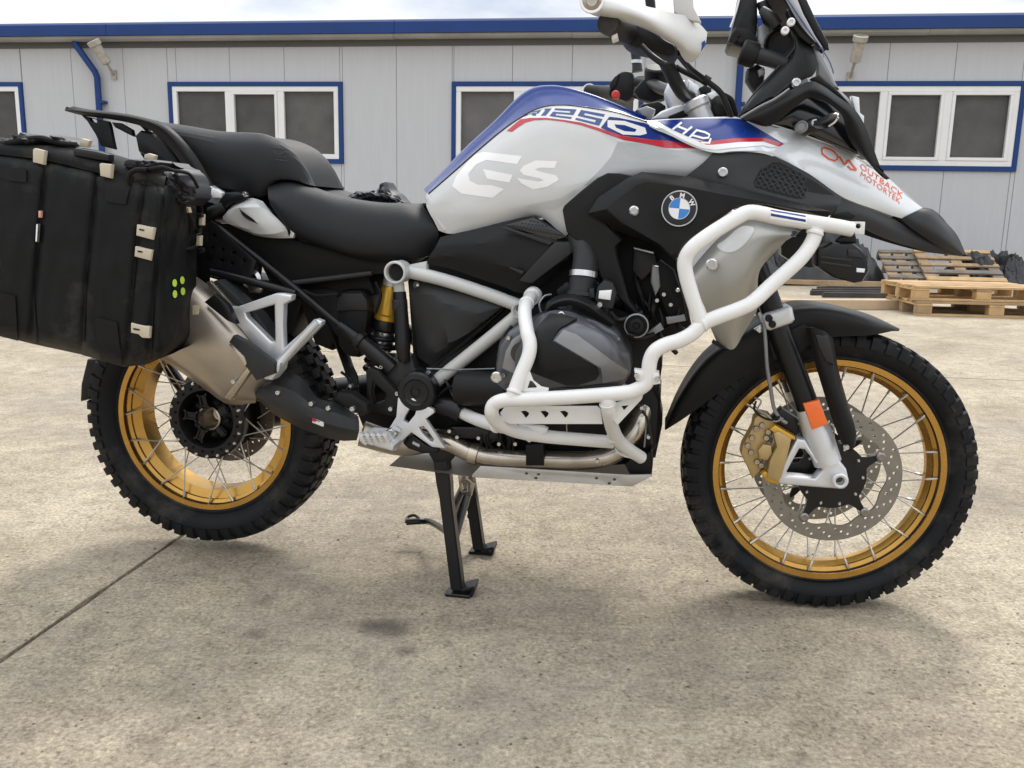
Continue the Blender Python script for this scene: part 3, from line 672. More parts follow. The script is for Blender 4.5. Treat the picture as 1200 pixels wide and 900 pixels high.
def rim(par, ro, hb, depth):
    inn = [(ro, -hb), (ro - .013, -hb + .001), (ro - .0135, -hb + .016), (ro - .022, -hb + .020), (ro - .022, -hb + .027), (ro - depth, -hb + .036)]
    prof = inn + [(r, -y) for r, y in inn[::-1]]
    outp = [(ro - .003, hb - .004), (ro - .009, hb - .018), (ro - depth + .006, hb - .04), (ro - depth + .006, -hb + .04), (ro - .009, -hb + .018), (ro - .003, -hb + .004)]
    return lathe('rim', prof + outp, (0, 0, 0), m_gold, par, axis=(0, 1, 0), n=120, closed=True, angle=25)
def spokes(par, pairs, rh, yh, rr, yr, cross, phase):
    for k in range(pairs):
        for sd_ in (-1, 1):
            for dirn in (-1, 1):
                t0 = 2 * math.pi * (k + (0.5 if sd_ > 0 else 0)) / pairs + phase + dirn * .05
                t1 = t0 + dirn * cross
                A = Vector((rh * math.cos(t0), sd_ * yh, rh * math.sin(t0))); Bq = Vector((rr * math.cos(t1), sd_ * yr, rr * math.sin(t1)))
                bm = bmesh.new(); d = (Bq - A)
                path = [A, A + d * .86, A + d * .865, Bq]; sweep(bm, path, [.0017, .0017, .0030, .0030], 6)
                finish(bm, 'spoke', m_spoke, par, 50)
def bolts_ring(par, n, rad, y, r, name='bolt', m=None, phase=0.0):
    for k in range(n):
        a = 2 * math.pi * k / n + phase
        lathe(name, [(r, -.004), (r, .003), (r * .6, .005), (0, .005)], (rad * math.cos(a), y, rad * math.sin(a)), m or m_chrome, par, axis=(0, -1, 0), n=8)
def drilled_disc(par, ro, ri, y, th, holes, lugs=0, name='brake_disc'):
    bm = bmesh.new()
    def circ(r, n, c=(0, 0), ph=0.0, wob=0.0, wn=0):
        vs = [bm.verts.new((c[0] + (r + (wob * math.cos(wn * 2 * math.pi * k / n) if wob else 0)) * math.cos(2 * math.pi * k / n + ph), 0, c[1] + (r + (wob * math.cos(wn * 2 * math.pi * k / n) if wob else 0)) * math.sin(2 * math.pi * k / n + ph))) for k in range(n)]
        return [bm.edges.new((a, b)) for a, b in zip(vs, vs[1:] + vs[:1])]
    es = circ(ro, 96) + circ(ri, 96, wob=.0035 if lugs else 0, wn=10)
    for k in range(holes):
        a = 2 * math.pi * k / holes
        q = (k % 3) / 2.0; rr = ri + (ro - ri) * (.26 + .48 * q)
        es += circ(.0036, 7, (rr * math.cos(a), rr * math.sin(a)))
    bmesh.ops.triangle_fill(bm, use_beauty=True, use_dissolve=False, edges=es)
    r = bmesh.ops.extrude_face_region(bm, geom=list(bm.faces), use_keep_orig=True)
    for g in r['geom']:
        if isinstance(g, bmesh.types.BMVert): g.co.y += th
    for v in bm.verts: v.co.y += y
    return finish(bm, name, m_disc, par, 30)
tyre(rw, RR, .233, .060, .083, 54, 1); rim(rw, .2365, .065, .043)
tyre(fw_, RF, .256, .040, .060, 58, 2); rim(fw_, .2595, .044, .032)
spokes(rw, 10, .098, .040, .2225, .054, .42, .15); spokes(fw_, 10, .062, .034, .2465, .033, .45, .1)
# rear hub: wide bolted flange, recessed centre with an open bright axle bore
lathe('hub_flange', [(.060, -.01), (.072, .046), (.076, .052), (.098, .052), (.104, .048), (.105, .030), (.094, .026), (.085, -.05), (.06, -.05)], (0, 0, 0), m_satin, rw, n=72, closed=True)
bolts_ring(rw, 20, .0965, -.053, .0048); bolts_ring(rw, 20, .086, -.053, .0035, m=m_satin, phase=.15)
lathe('hub_centre', [(.062, -.04), (.060, .012), (.045, .022), (.033, .026), (.033, .0), (.020, -.04)], (0, 0, 0), m_dark, rw, n=48, closed=True)
for k in range(5):
    a = 2 * math.pi * k / 5 + .5; p = Vector((.047 * math.cos(a), -.028, .047 * math.sin(a)))
    box('hub_arm', p, (.030, .028, .020), m_satin, rw, rot=Matrix.Rotation(-a, 3, 'Y'), bev=.004)
    lathe('wheel_bolt', [(.009, -.01), (.009, .008), (.006, .010), (0, .006)], (.044 * math.cos(a + .63), -.020, .044 * math.sin(a + .63)), m_dark, rw, n=10)
lathe('axle_sleeve', [(.0315, -.04), (.0315, .036), (.028, .038), (.0270, .035), (.0262, .010), (.018, -.02), (.0, -.024)], (0, 0, 0), m_steel, rw, n=40)
drilled_disc(rw, .1375, .100, .052, .005, 45).data.materials[0] = m_discd
lathe('final_drive', [(.100, 0), (.098, .05), (.080, .085), (0.05, .10), (0, .10)], (0, .055, 0), m_dark, rw, axis=(0, 1, 0), n=40)
# front hub, carriers, discs
lathe('hub', [(.022, -.06), (.026, .075), (.05, .075), (.052, .058), (.066, .040), (.066, .028), (.035, .020), (.035, -.020), (.066, -.028), (.066, -.040), (.052, -.058), (.05, -.075)], (0, 0, 0), m_satin, fw_, n=48, closed=True)
for sg in (-1, 1):
    bm = bmesh.new(); out_ = []; n = 100
    for k in range(n):
        a = 2 * math.pi * k / n; lob = max(0, math.cos(5 * a)) ** 7
        out_.append(bm.verts.new(((.076 + .038 * lob) * math.cos(a + .45), -.073, (.076 + .038 * lob) * math.sin(a + .45))))
    f = bm.faces.new(out_); r = bmesh.ops.extrude_face_region(bm, geom=[f], use_keep_orig=True)
    for g in r['geom']:
        if isinstance(g, bmesh.types.BMVert): g.co.y += .006
    for v in bm.verts: v.co.y *= -sg
    finish(bm, 'disc_carrier', m_satin, fw_, 30)
    d = drilled_disc(fw_, .1525, .1165, sg * .072 - .0025, .005, 66, lugs=1)
    for k in range(5):
        a = 2 * math.pi * k / 5 + .45
        lathe('disc_bobbin', [(.0105, -.004), (.0105, .004), (.007, .006), (0, .005)], (.113 * math.cos(a), sg * .074, .113 * math.sin(a)), m_disc, fw_, axis=(0, sg, 0), n=14)
    bolts_ring(fw_, 10, .066, sg * .076, .004, m=m_chrome)
# ------------------------------------------------------------------ rear end behind the bag
tube('swing_arm', [(252, 486, -.12), (330, 475, -.14), (420, 462, -.14), (488, 458, -.12)], [.06, .055, .05, .06], m_satin, bike, n=18)
tube('tail_bracket', [(184, 404, -.10), (200, 435, -.10), (226, 470, -.10)], .017, m_satin, bike)
plate('mud_flap', [(93, 471), (94, 450), (101, 421), (150, 418), (146, 426), (130, 436), (118, 448), (112, 458), (106, 468)], .07, .14, m_plas, bike, bev=.008)
surf('inner_fender', [[(330, 352, .085), (352, 352, .085), (380, 378, .085), (402, 430, .085), (412, 466, .085)], [(330, 348, .04), (356, 346, .04), (388, 372, .04), (412, 428, .04), (420, 466, .04)], [(330, 352, -.06), (356, 350, -.06), (388, 376, -.06), (410, 430, -.06), (418, 466, -.06)]], m_plas, bike, nu=20, th=.004)
# dark subframe side plate, battery box and everything in shadow between seat and wheel
plate('side_plate', [(252, 262), (276, 264), (300, 276), (342, 280), (384, 291), (440, 304), (470, 306), (466, 320), (430, 322), (345, 334), (300, 300)], .115, .23, m_plas, bike, bev=.004)
plate('battery_box', [(300, 300), (344, 334), (432, 322), (440, 345), (395, 355), (352, 352), (320, 340)], .07, .14, m_dark, bike, bev=.006)
plate('luggage_plate', [(230, 258), (252, 262), (284, 292), (300, 306), (292, 332), (262, 326), (228, 318)], .185, .005, m_satin, bike, bev=.001,
      holes=[[(x + 2.6 * math.cos(a), y + 2.2 * math.sin(a)) for a in (0, 1.05, 2.09, 3.14, 4.19, 5.24)] for x, y in ((251, 276), (249, 290), (261, 292), (246, 303), (260, 305), (274, 296), (272, 308), (286, 305), (240, 270))])
plate('luggage_backing', [(228, 256), (252, 260), (286, 288), (304, 304), (300, 338), (262, 330), (226, 320)], .16, .02, m_dark, bike, bev=.002)
plate('hugger', [(244, 318), (300, 328), (345, 332), (396, 336), (400, 392), (386, 412), (366, 404), (352, 364), (340, 396), (318, 380), (280, 345)], .075, .15, m_plas, bike, bev=.02)
plate('air_box', [(476, 318), (500, 300), (620, 300), (700, 290), (708, 350), (650, 368), (606, 384), (508, 448), (484, 434)], .11, .22, m_dark, bike, bev=.01)
plate('inner_cover', [(418, 484), (472, 468), (524, 520), (500, 532), (430, 514)], .10, .1, m_dark, bike, bev=.005)
plate('relay_box', [(395, 346), (400, 340), (425, 339), (431, 346), (433, 362), (424, 420), (404, 418), (393, 402)], .10, .10, m_plas, bike, bev=.012, ch=1)
plate('relay_lid', [(394, 350), (402, 343), (424, 343), (430, 352), (431, 364), (394, 365)], .107, .03, m_plas2, bike, bev=.006)
plate('hose_guard', [(352, 335), (366, 334), (388, 342), (395, 372), (393, 402), (382, 412), (366, 400), (362, 370)], .06, .08, m_plas, bike, bev=.02, ch=1)
# subframe tubes
tube('subframe_tube', [(246, 259, .165), (300, 301, .16), (340, 333, .155), (400, 383, .155)], .0085, m_satin, bike, mirror=True)
tube('subframe_tube', [(398, 381, .155), (426, 403, .155), (460, 432, .15)], [.0125, .018, .021], m_satin, bike, mirror=True)
tube('rack_tube', [(226, 315, .19), (262, 322, .19), (306, 333, .185), (346, 344, .17)], .0095, m_satin, bike)
tube('stay_tube', [(338, 332, .15), (380, 327, .148), (436, 320, .145)], .006, m_plas2, bike)
lathe('tube_collar', [(.021, -.008), (.023, -.006), (.023, .006), (.021, .008)], L(421, 399, .155), m_satin, bike, axis=(L(426, 403, .155) - L(400, 383, .155)), n=20, closed=False)
# silencer
surf('silencer', [
    [(140, 262, .20), (190, 300, .215), (240, 331, .225), (290, 380, .235), (330, 428, .235), (318, 440, .225)],
    [(130, 285, .27), (184, 320, .285), (232, 352, .29), (268, 392, .29), (300, 432, .275), (312, 446, .25)],
    [(118, 330, .285), (160, 362, .30), (206, 392, .30), (246, 425, .295), (282, 455, .275), (305, 455, .245)],
    [(112, 360, .255), (150, 386, .265), (197, 417, .265), (240, 449, .262), (266, 468, .255), (300, 468, .235)],
    [(112, 372, .18), (150, 398, .18), (197, 426, .18), (240, 456, .18), (268, 474, .19), (300, 472, .19)]], m_tita, bike, nu=48, sub=7, th=.003)
plate('silencer_collar', [(262, 466, .283), (290, 430, .303), (296, 432, .30), (270, 470, .28)], .29, .02, m_steel, bike, bev=.003)
bolt(274, 447, .29, .006, bike)
plate('heat_shield', [(268, 401), (273, 393), (290, 402), (322, 426), (322, 438), (300, 446), (288, 430), (284, 420)], .305, .02, m_plas2, bike, bev=.003)
plate('shield_edge', [(268, 404), (270, 402), (286, 418), (289, 426), (287, 430), (283, 422)], .309, .006, m_steel, bike, bev=.0015)
plate('silencer_strap', [(239, 354), (251, 345), (266, 358), (276, 380), (266, 376)], .31, .02, m_satin, bike, bev=.002)
plate('silencer_top_plate', [(244, 332), (254, 328), (300, 368), (340, 424), (330, 430), (290, 384)], .235, .05, m_plas2, bike, bev=.004)
plate('silencer_end_cap', [(240, 331), (246, 329), (332, 424), (328, 429)], .255, .01, m_steel, bike, bev=.002)
# passenger footrest hanger
al = m_alu
def bar(name, pts, s, th, m=None, par=None, bev=.004): return plate(name, pts, s, th, m or al, par or bike, bev=bev, seg=3)
hang = bar('footrest_hanger', [(266, 359), (276, 360), (322, 345), (326, 344), (333, 346), (341, 350), (341, 352), (332, 356), (331, 380), (332, 410), (328, 424), (318, 424), (311, 422), (278, 382), (267, 370)], .265, .022,
           par=bike)
bpy.data.objects.remove(hang)
hang = plate('footrest_hanger', [(266, 359), (276, 360), (322, 344), (330, 344), (342, 346), (341, 352), (332, 357), (331, 382), (332, 408), (370, 374), (377, 377), (376, 381), (340, 418), (326, 432), (312, 422), (282, 386), (267, 371)], .265, .022, al, bike, bev=.005, seg=3,
             holes=[[(287, 367), (321, 357), (322, 400), (317, 400), (289, 372)]])
tube('peg_arm', [(372, 377, .268), (350, 400, .27), (334, 418, .275), (324, 430, .28)], [.0085, .0085, .010, .0125], al, bike)
plate('peg_joint', [(307, 438), (318, 424), (329, 425), (327, 435), (318, 446), (309, 445)], .295, .04, al, bike, bev=.006)
lathe('peg_pin', [(.008, -.02), (.008, .012), (.004, .014), (0, .012)], L(319, 431, .285), m_chrome, bike, n=12)
# chrome clamp of the rack above the silencer
lathe('rack_clamp', [(.016, 0), (.024, .008), (.024, .014), (.016, .018)], L(298, 327, .15), m_chrome, bike, n=24, closed=True)
plate('clamp_tab', [(288, 335), (300, 333), (308, 338), (304, 344), (292, 343)], .16, .012, m_steel, bike, bev=.002)
# collector cover
cov = surf('pipe_cover', [
    [(305, 446, .20), (322, 436, .215), (344, 438, .22), (358, 447, .22), (372, 466, .22), (396, 473, .215), (420, 488, .20)],
    [(300, 456, .25), (320, 452, .262), (344, 460, .268), (366, 476, .268), (392, 484, .262), (421, 495, .24)],
    [(299, 464, .252), (318, 472, .268), (340, 484, .272), (366, 494, .272), (394, 502, .266), (421, 505, .245)],
    [(304, 470, .22), (322, 486, .225), (342, 497, .23), (366, 507, .23), (396, 516, .225), (418, 516, .21)]], m_plas2, bike, nu=30, sub=3, th=.004, smooth_rows=False, angle=20)
for q in ((326, 460), (365, 473), (385, 478), (413, 479)): bolt(q[0], q[1], .268, .006, cov)
decal('warning_plate', [[(367, 490), (380, 495), (379, 500), (366, 495)]], [cov], m_letter, cov); decal('warning_stripe', [[(366.5, 489.5), (371, 491), (370, 494), (366, 492.6)]], [cov], m_red, cov, off=.002)
plate('brake_pedal_shield', [(390, 468), (396, 459), (412, 461), (430, 474), (432, 484), (424, 488), (402, 478)], .24, .03, m_plas, bike, bev=.008)
# ------------------------------------------------------------------ frame
tube('frame_tube', [(478, 318, .15), (520, 328, .155), (570, 344, .16), (608, 358, .165)], .0150, m_frame, bike, mirror=True)
tube('frame_tube', [(507, 450, .16), (560, 408, .165), (610, 367, .17)], .0155, m_frame, bike, mirror=True)
lathe('frame_end_ring', [(.0195, -.02), (.0255, -.02), (.0255, .03), (.0235, .033), (.0205, .033), (.0195, .03)], L(467.5, 318.5, .165), m_frame, bike, n=36, closed=True)
tube('ring_tube', [(467.5, 318.5, .18), (467.5, 318.5, -.18)], .019, m_dark, bike)
plate('frame_gusset', [(480, 310), (500, 306), (500, 316), (506, 327), (498, 331), (480, 326)], .158, .02, m_frame, bike, bev=.004)
tube('down_tube', [(467, 330, .155), (468.5, 348, .155)], .0125, m_frame, bike, straight=True)
tube('rear_strut', [(468, 342, .155), (470.5, 375, .16), (472, 404, .165), (474, 424, .165)], [.0150, .0165, .018, .012], m_satin, bike)
lathe('strut_collar', [(.0165, -.012), (.0178, -.010), (.0178, .010), (.0165, .012)], L(468.6, 357, .155), m_plas2, bike, axis=L(468.6, 350, .155) - L(469.6, 365, .155), n=20)
cast = plate('pivot_casting', [(446, 424), (456, 420), (462, 418), (474, 424), (482, 415), (486, 432), (498, 440), (500, 462), (480, 474), (464, 466), (446, 448), (440, 440)], .155, .10, m_plas2, bike, bev=.012, seg=3)
bracket = plate('heel_guard', [(428, 436), (433, 430), (442, 434), (470, 464), (476, 472), (474, 484), (462, 489), (436, 482), (430, 474)], .18, .02, m_plas, bike, bev=.005, holes=[[(437, 448), (452, 462), (450, 470), (438, 474), (435, 460)]])
for q in ((466, 461), (458, 479)): bolt(q[0], q[1], .186, .006, bracket)
pv = lathe('pivot_cap', [(.045, -.02), (.045, .012), (.041, .017), (.030, .019), (.027, .016), (.014, .014), (.013, .010), (.007, .010), (.006, .013), (0, .013)], L(490, 458, .20), m_satin, bike, n=48)
# rear shock
sh_a, sh_b = L(459, 338, .05), L(447, 418, .05)
dsh = (sh_b - sh_a)
lathe('shock_body', [(.012, -.02), (.022, -.01), (.026, .004), (.0265, .062), (.031, .066), (.031, .076), (.028, .078)], sh_a, m_golds, bike, axis=dsh, n=28)
lathe('shock_mount', [(.022, -.03), (.023, -.005), (.012, 0)], sh_a, m_alu, bike, axis=dsh, n=24)
lathe('shock_adjuster', [(.030, .078), (.032, .082), (.032, .100), (.028, .104), (.024, .106)], sh_a, m_satin, bike, axis=dsh, n=28)
lathe('shock_shaft', [(.024, .100), (.024, .150), (.018, .155)], sh_a, m_chrome, bike, axis=dsh, n=24)
bm = bmesh.new(); pth = []
for k in range(90):
    t_ = k / 89; a = t_ * 2 * math.pi * 5; pth.append(sh_a + dsh.normalized() * (.105 + .10 * t_) + Vector((math.cos(a) * .036, math.sin(a) * .036, 0)))
sweep(bm, pth, .006, 8); finish(bm, 'shock_spring', m_satin, bike, 50)
# frame side cover below the tank
sc_ = surf('frame_cover', [[(478, 330, .135), (500, 329, .14), (546, 341, .15), (594, 356, .155)], [(480, 345, .15), (510, 348, .165), (550, 366, .17), (590, 359, .158)], [(484, 372, .145), (520, 388, .168), (530, 402, .168), (588, 361, .155)], [(488, 396, .14), (506, 410, .155), (520, 412, .15), (586, 363, .15)], [(489, 417, .13), (505, 428, .13), (520, 418, .13), (584, 366, .14)]], m_plas2, bike, nu=24, smooth_rows=False, sub=3, th=.01, angle=22)
lathe('cover_recess', [(.008, .0), (.0075, -.004), (0, -.004)], L(488, 334, .146), m_blk, sc_, n=16); bolt(490, 334, .148, .004, sc_)
plate('cover_edge', [(506, 430), (512, 432), (560, 392), (592, 362), (588, 358), (540, 396)], .13, .03, m_plas, bike, bev=.004)
# ------------------------------------------------------------------ engine
plate('gearbox', [(498, 420), (560, 392), (606, 366), (640, 350), (700, 350), (756, 372), (770, 400), (764, 450), (774, 470), (772, 520), (756, 545), (690, 550), (560, 540), (520, 520), (500, 480)], .13, .26, m_dark, bike, bev=.02)
plate('engine_front_case', [(736, 395), (772, 392), (776, 430), (770, 470), (776, 500), (768, 538), (740, 548), (716, 540), (716, 470)], .10, .20, m_dark, bike, bev=.015)
plate('radiator', [(700, 292), (724, 268), (790, 292), (800, 330), (812, 388), (760, 408), (736, 372), (716, 330)], .12, .24, m_dark, bike, bev=.01)
rd = plate('air_duct', [(742, 290), (766, 296), (770, 312), (752, 330), (740, 318)], .16, .06, m_plas2, bike, bev=.008)
plate('air_duct', [(760, 318), (774, 304), (790, 316), (802, 350), (806, 376), (784, 380), (772, 350)], .155, .06, m_dark, bike, bev=.008)
plate('radiator_tank', [(764, 310), (772, 312), (774, 336), (768, 348), (762, 330)], .165, .03, m_engl, bike, bev=.005)
random.seed(21)
for k in range(9):
    px, py = random.uniform(740, 800), random.uniform(310, 384)
    tube('hose', [(px, py, .15), (px + random.uniform(-10, 12), py + random.uniform(8, 20), .165), (px + random.uniform(-8, 22), py + random.uniform(22, 40), .15)], random.uniform(.003, .007), random.choice([m_plas, m_satin, m_dark]), bike, n=8)
for q in ((778, 345), (786, 357), (770, 352), (794, 340)): bolt(q[0], q[1], .168, .005, bike)
plate('side_bracket', [(780, 372), (802, 369), (804, 376), (782, 380)], .18, .012, m_engl, bike, bev=.002)
plate('side_bracket', [(758, 390), (774, 378), (778, 386), (760, 396)], .20, .012, m_engl, bike, bev=.002)
# cylinder: barrel, head cover with its raised plates
lathe('starter_motor', [(.0, .0), (.038, .002), (.040, .01), (.040, .12), (.036, .125)], L(536, 454, .20), m_plas, bike, axis=(1, -.12, 0.02), n=28)
plate('cylinder_barrel', [(582, 452), (580, 428), (584, 404), (596, 388), (622, 374), (650, 362), (700, 372), (724, 392), (736, 420), (738, 440), (728, 456), (640, 466), (600, 466)], .30, .20, m_engine, bike, bev=.012, seg=3)
head = surf('head_cover', [
    [(606, 398, .30), (624, 378, .32), (646, 364, .325), (674, 367, .325), (702, 384, .32), (722, 393, .31)],
    [(604, 412, .335), (626, 392, .375), (652, 380, .385), (682, 381, .385), (712, 392, .37), (732, 408, .325)],
    [(604, 430, .345), (630, 414, .395), (660, 404, .40), (690, 404, .40), (720, 412, .385), (737, 428, .33)],
    [(608, 446, .34), (634, 438, .39), (662, 432, .395), (692, 430, .395), (718, 432, .375), (738, 438, .325)],
    [(618, 456, .31), (640, 455, .34), (664, 453, .345), (690, 451, .345), (714, 448, .335), (733, 447, .31)]], m_engine, bike, nu=40, sub=7, th=.006)
plate('cam_plate', [(592, 412), (600, 398), (614, 388), (614, 396), (606, 406), (604, 418), (608, 430), (606, 440), (588, 432)], .335, .03, m_engl, bike, bev=.004)
lathe('cam_hole', [(.022, .0), (.021, -.004), (0, -.004)], L(611, 414, .338), m_blk, bike, n=24)
def onhead(name, out_, m, th=.003):
    o = decal(name, [out_], [head], m, head, off=th, cell=4)
    bm = bmesh.new(); bm.from_mesh(o.data); bm.normal_update()
    if sum(f.normal.y * f.calc_area() for f in bm.faces) > 0: bmesh.ops.reverse_faces(bm, faces=bm.faces)
    bm.normal_update(); nn = [v.normal.copy() for v in bm.verts]; key = {tuple(round(x, 7) for x in v.co): v.normal.copy() for v in bm.verts}
    r = bmesh.ops.extrude_face_region(bm, geom=list(bm.faces), use_keep_orig=True)
    for g in r['geom']:
        if isinstance(g, bmesh.types.BMVert): g.co -= key.get(tuple(round(x, 7) for x in g.co), Vector((0, -1, 0))) * (th + .002)
    bmesh.ops.recalc_face_normals(bm, faces=bm.faces); bm.to_mesh(o.data); bm.free()
    for p in o.data.polygons: p.use_smooth = True
    o.data.set_sharp_from_angle(angle=R(30)); return o
onhead('black_insert', [(623, 434), (624, 402), (634, 382), (646, 370), (662, 372), (676, 376), (656, 386), (647, 399), (700, 431), (702, 436), (698, 442), (676, 449), (664, 449)], m_plas, .006)
onhead('chevron_plate', [(650, 399), (661, 387), (676, 392), (722, 426), (735, 434), (732, 442), (706, 447), (704, 430)], m_engl, .004)
bolt(658, 369, .35, .007, bike); bolt(582, 442, .325, .012, bike)
# intake
tube('intake_duct', [(676, 274, .20), (684, 292, .215), (686, 308, .225), (684, 324, .235)], [.022, .024, .027, .028], m_plas2, bike, n=24)
dt = (L(681, 350, .245) - L(684.5, 318, .232))
lathe('hose_clamp', [(.0285, -.006), (.030, -.006), (.030, .006), (.0285, .006)], L(683.5, 322, .235), m_chrome, bike, axis=dt, n=32, closed=True)
lathe('throttle_body', [(.0275, .0), (.0275, .030), (.031, .032), (.031, .040), (.027, .042), (.026, .080), (.03, .1)], L(683, 326, .236), m_plas2, bike, axis=dt, n=28)
plate('throttle_lever', [(652, 340), (664, 330), (670, 334), (668, 346), (654, 348)], .25, .02, m_plas, bike, bev=.004)
plate('throttle_lever', [(690, 338), (696, 338), (697, 350), (690, 350)], .27, .02, m_plas2, bike, bev=.004)
surf('intake_flange', [[(638, 366, .28), (643, 352, .28), (664, 344, .28), (690, 350, .28), (710, 366, .28), (722, 378, .28)], [(640, 366, .31), (646, 356, .315), (666, 350, .32), (688, 356, .32), (704, 368, .315), (718, 380, .30)], [(645, 366, .30), (652, 361, .31), (668, 358, .315), (684, 363, .315), (698, 374, .305), (706, 380, .29)]], m_plas, bike, nu=24, th=.01)
tube('wire', [(634, 366, .29), (632, 356, .29), (638, 347, .28), (646, 345, .27)], .0018, m_engl, bike, n=6)
inj = plate('injector_housing', [(700, 336), (708, 328), (718, 332), (722, 344), (718, 362), (702, 362), (697, 350)], .275, .03, m_plas2, bike, bev=.004)
plate('connector', [(702, 341), (717, 340), (715, 352), (701, 350)], .285, .015, m_letter, inj, bev=.003); bolt(703, 357, .28, .006, inj)
plate('connector_stem', [(705, 362), (714, 360), (713, 372), (706, 374)], .27, .02, m_plas, inj, bev=.003)
hc = lathe('filler_cap', [(.024, -.03), (.024, .010), (.0215, .012), (.0205, .006), (.016, .006), (.015, .012), (.008, .013), (.006, .008), (0, .008)], L(746, 381, .24), m_plas, bike, n=36)
lathe('cap_ring', [(.0243, .004), (.0253, .004), (.0253, .0115), (.0225, .0125)], L(746, 381, .24), m_engl, hc, n=36, closed=True)
# clutter round the gearbox
for q, s_ in (((548, 470), .17), ((560, 502), .20), ((552, 506), .20), ((604, 516), .2)): pass
plate('sensor_bracket', [(533, 466), (545, 464), (546, 476), (536, 475)], .20, .008, m_chrome, bike, bev=.002); bolt(539, 470, .202, .004, bike)
tube('brake_line', [(500, 372 + 60, .18), (540, 433, .18), (580, 432, .2)], .0016, m_engl, bike, n=6)
tube('brake_line', [(546, 469.5, .18), (575, 470.5, .19), (600, 471, .2)], .0022, m_chrome, bike, n=6)
plate('linkage', [(527, 500), (560, 500), (584, 508), (584, 516), (536, 514)], .17, .02, m_satin, bike, bev=.005)
for q in ((527, 505), (561, 513), (536, 512), (604, 520), (585, 520)): bolt(q[0], q[1], .178, .005, bike)
for k in range(8):
    px = 566 + k * 5 + random.uniform(-2, 2)
    tube('cable', [(px, 500 + random.uniform(0, 6), .165), (px + random.uniform(-4, 4), 516, .17), (px + random.uniform(-3, 8), 530, .16)], .0035, m_dark, bike, n=6)
# exhaust header and under pipe
tube('exhaust_pipe', [(758, 470, .10), (746, 500, .14), (722, 530, .16), (690, 539, .165), (640, 539, .165), (590, 537, .165), (556, 532, .165), (528, 520, .16), (500, 513, .15), (470, 506, .15)], .0215, m_steel, bike, n=20)
tube('exhaust_pipe', [(545, 512, .10), (510, 516, .14), (470, 520, .16), (424, 508, .19)], [.024, .026, .028, .030], m_tita, bike, n=20)
plate('pipe_strap', [(616, 521), (637, 520), (637, 546), (616, 546)], .195, .03, m_dark, bike, bev=.003)
lathe('pipe_joint', [(.0215, -.012), (.0255, -.010), (.0255, .010), (.0215, .012)], L(556, 532, .165), m_steel, bike, axis=L(575, 536, .165) - L(540, 526, .16), n=24)

# hoses, wires, clips and fasteners in the engine bay
for pts, r_, mm in (([(420, 452, .13), (404, 462, .14), (396, 478, .15), (402, 486, .16)], .004, m_plas), ([(400, 436, .12), (410, 446, .13), (406, 462, .14), (424, 470, .15)], .0035, m_satin),
                    ([(412, 430, .12), (418, 444, .12), (416, 462, .13)], .005, m_plas), ([(500, 436, .16), (520, 444, .17), (530, 462, .19), (534, 472, .2)], .003, m_plas2),
                    ([(508, 470, .19), (520, 458, .19), (534, 452, .2), (548, 460, .2)], .0035, m_dark), ([(600, 382, .22), (590, 396, .23), (584, 418, .25)], .0045, m_plas),
                    ([(694, 300, .20), (690, 318, .22), (700, 332, .25), (708, 336, .27)], .003, m_plas), ([(716, 366, .27), (724, 374, .25), (738, 372, .24), (752, 366, .22)], .004, m_plas2),
                    ([(736, 392, .25), (752, 396, .24), (766, 392, .22)], .006, m_plas), ([(744, 470, .2), (758, 490, .19), (764, 520, .18)], .003, m_plas2),
                    ([(756, 476, .18), (757, 500, .18), (755, 524, .18)], .0018, m_engl), ([(664, 452, .3), (668, 470, .25), (664, 500, .22), (668, 520, .2)], .0015, m_chrome),
                    ([(440, 330, .12), (446, 346, .12), (440, 366, .12)], .004, m_plas), ([(356, 340, .1), (372, 346, .12), (396, 344, .13)], .003, m_plas2)):
    tube('hose', pts, r_, mm, bike, n=8)
for q in ((411, 452, .15), (407, 482, .17), (414, 470, .16), (502, 436, .185), (572, 484, .2), (590, 440, .31), (596, 396, .31), (724, 398, .31), (731, 452, .31), (640, 462, .31), (752, 486, .19), (760, 512, .18), (752, 478, .2), (700, 540, .19), (562, 540, .17), (447, 430, .165)):
    bolt(q[0], q[1], q[2], .0048, bike)
for k in range(6):
    plate('cylinder_fin', [(590 + k * 2, 452 + k * 2.2), (726 - k * 3, 452 + k * 2.2), (726 - k * 3, 453 + k * 2.2), (590 + k * 2, 453 + k * 2.2)], .31 - k * .004, .03, m_engine, bike, bev=.0008)
plate('wiring_clip', [(404, 478), (412, 474), (416, 480), (408, 486)], .17, .01, m_engl, bike, bev=.002)
plate('coil_pack', [(560, 506), (580, 500), (588, 512), (574, 522), (558, 516)], .16, .03, m_plas2, bike, bev=.005)
# ------------------------------------------------------------------ foot controls, skid plate, stand
plate('footrest_plate', [(466, 466), (484, 466), (508, 480), (509, 484), (499, 491), (522, 526), (506, 524), (482, 507), (472, 516), (463, 529), (452, 522), (452, 508), (456, 502), (464, 489)], .215, .012, m_alu, bike, bev=.003,
      holes=[[(480, 479), (487, 482), (486, 486), (478, 496), (473, 493), (474, 489)], [(491, 501), (496, 500), (501, 505), (508, 515), (507, 518), (504, 517), (495, 508)]])
peg = plate('footpeg', [(420, 512), (428, 508), (452, 510), (462, 522), (460, 529), (446, 525), (421, 518)], .27, .06, m_alu, bike, bev=.004)
for k in range(4):
    for q in range(5):
        a = L(424 + q * 7 + k * 1.5, 509 + k * 3.0, .30 - k * .012)
        box('peg_tooth', a, (.0105, .014, .008), m_alu, peg, rot=Matrix.Rotation(.5, 3, 'Y'))
plate('peg_pivot', [(450, 506), (458, 502), (466, 508), (462, 514), (454, 514)], .25, .03, m_chrome, bike, bev=.004)
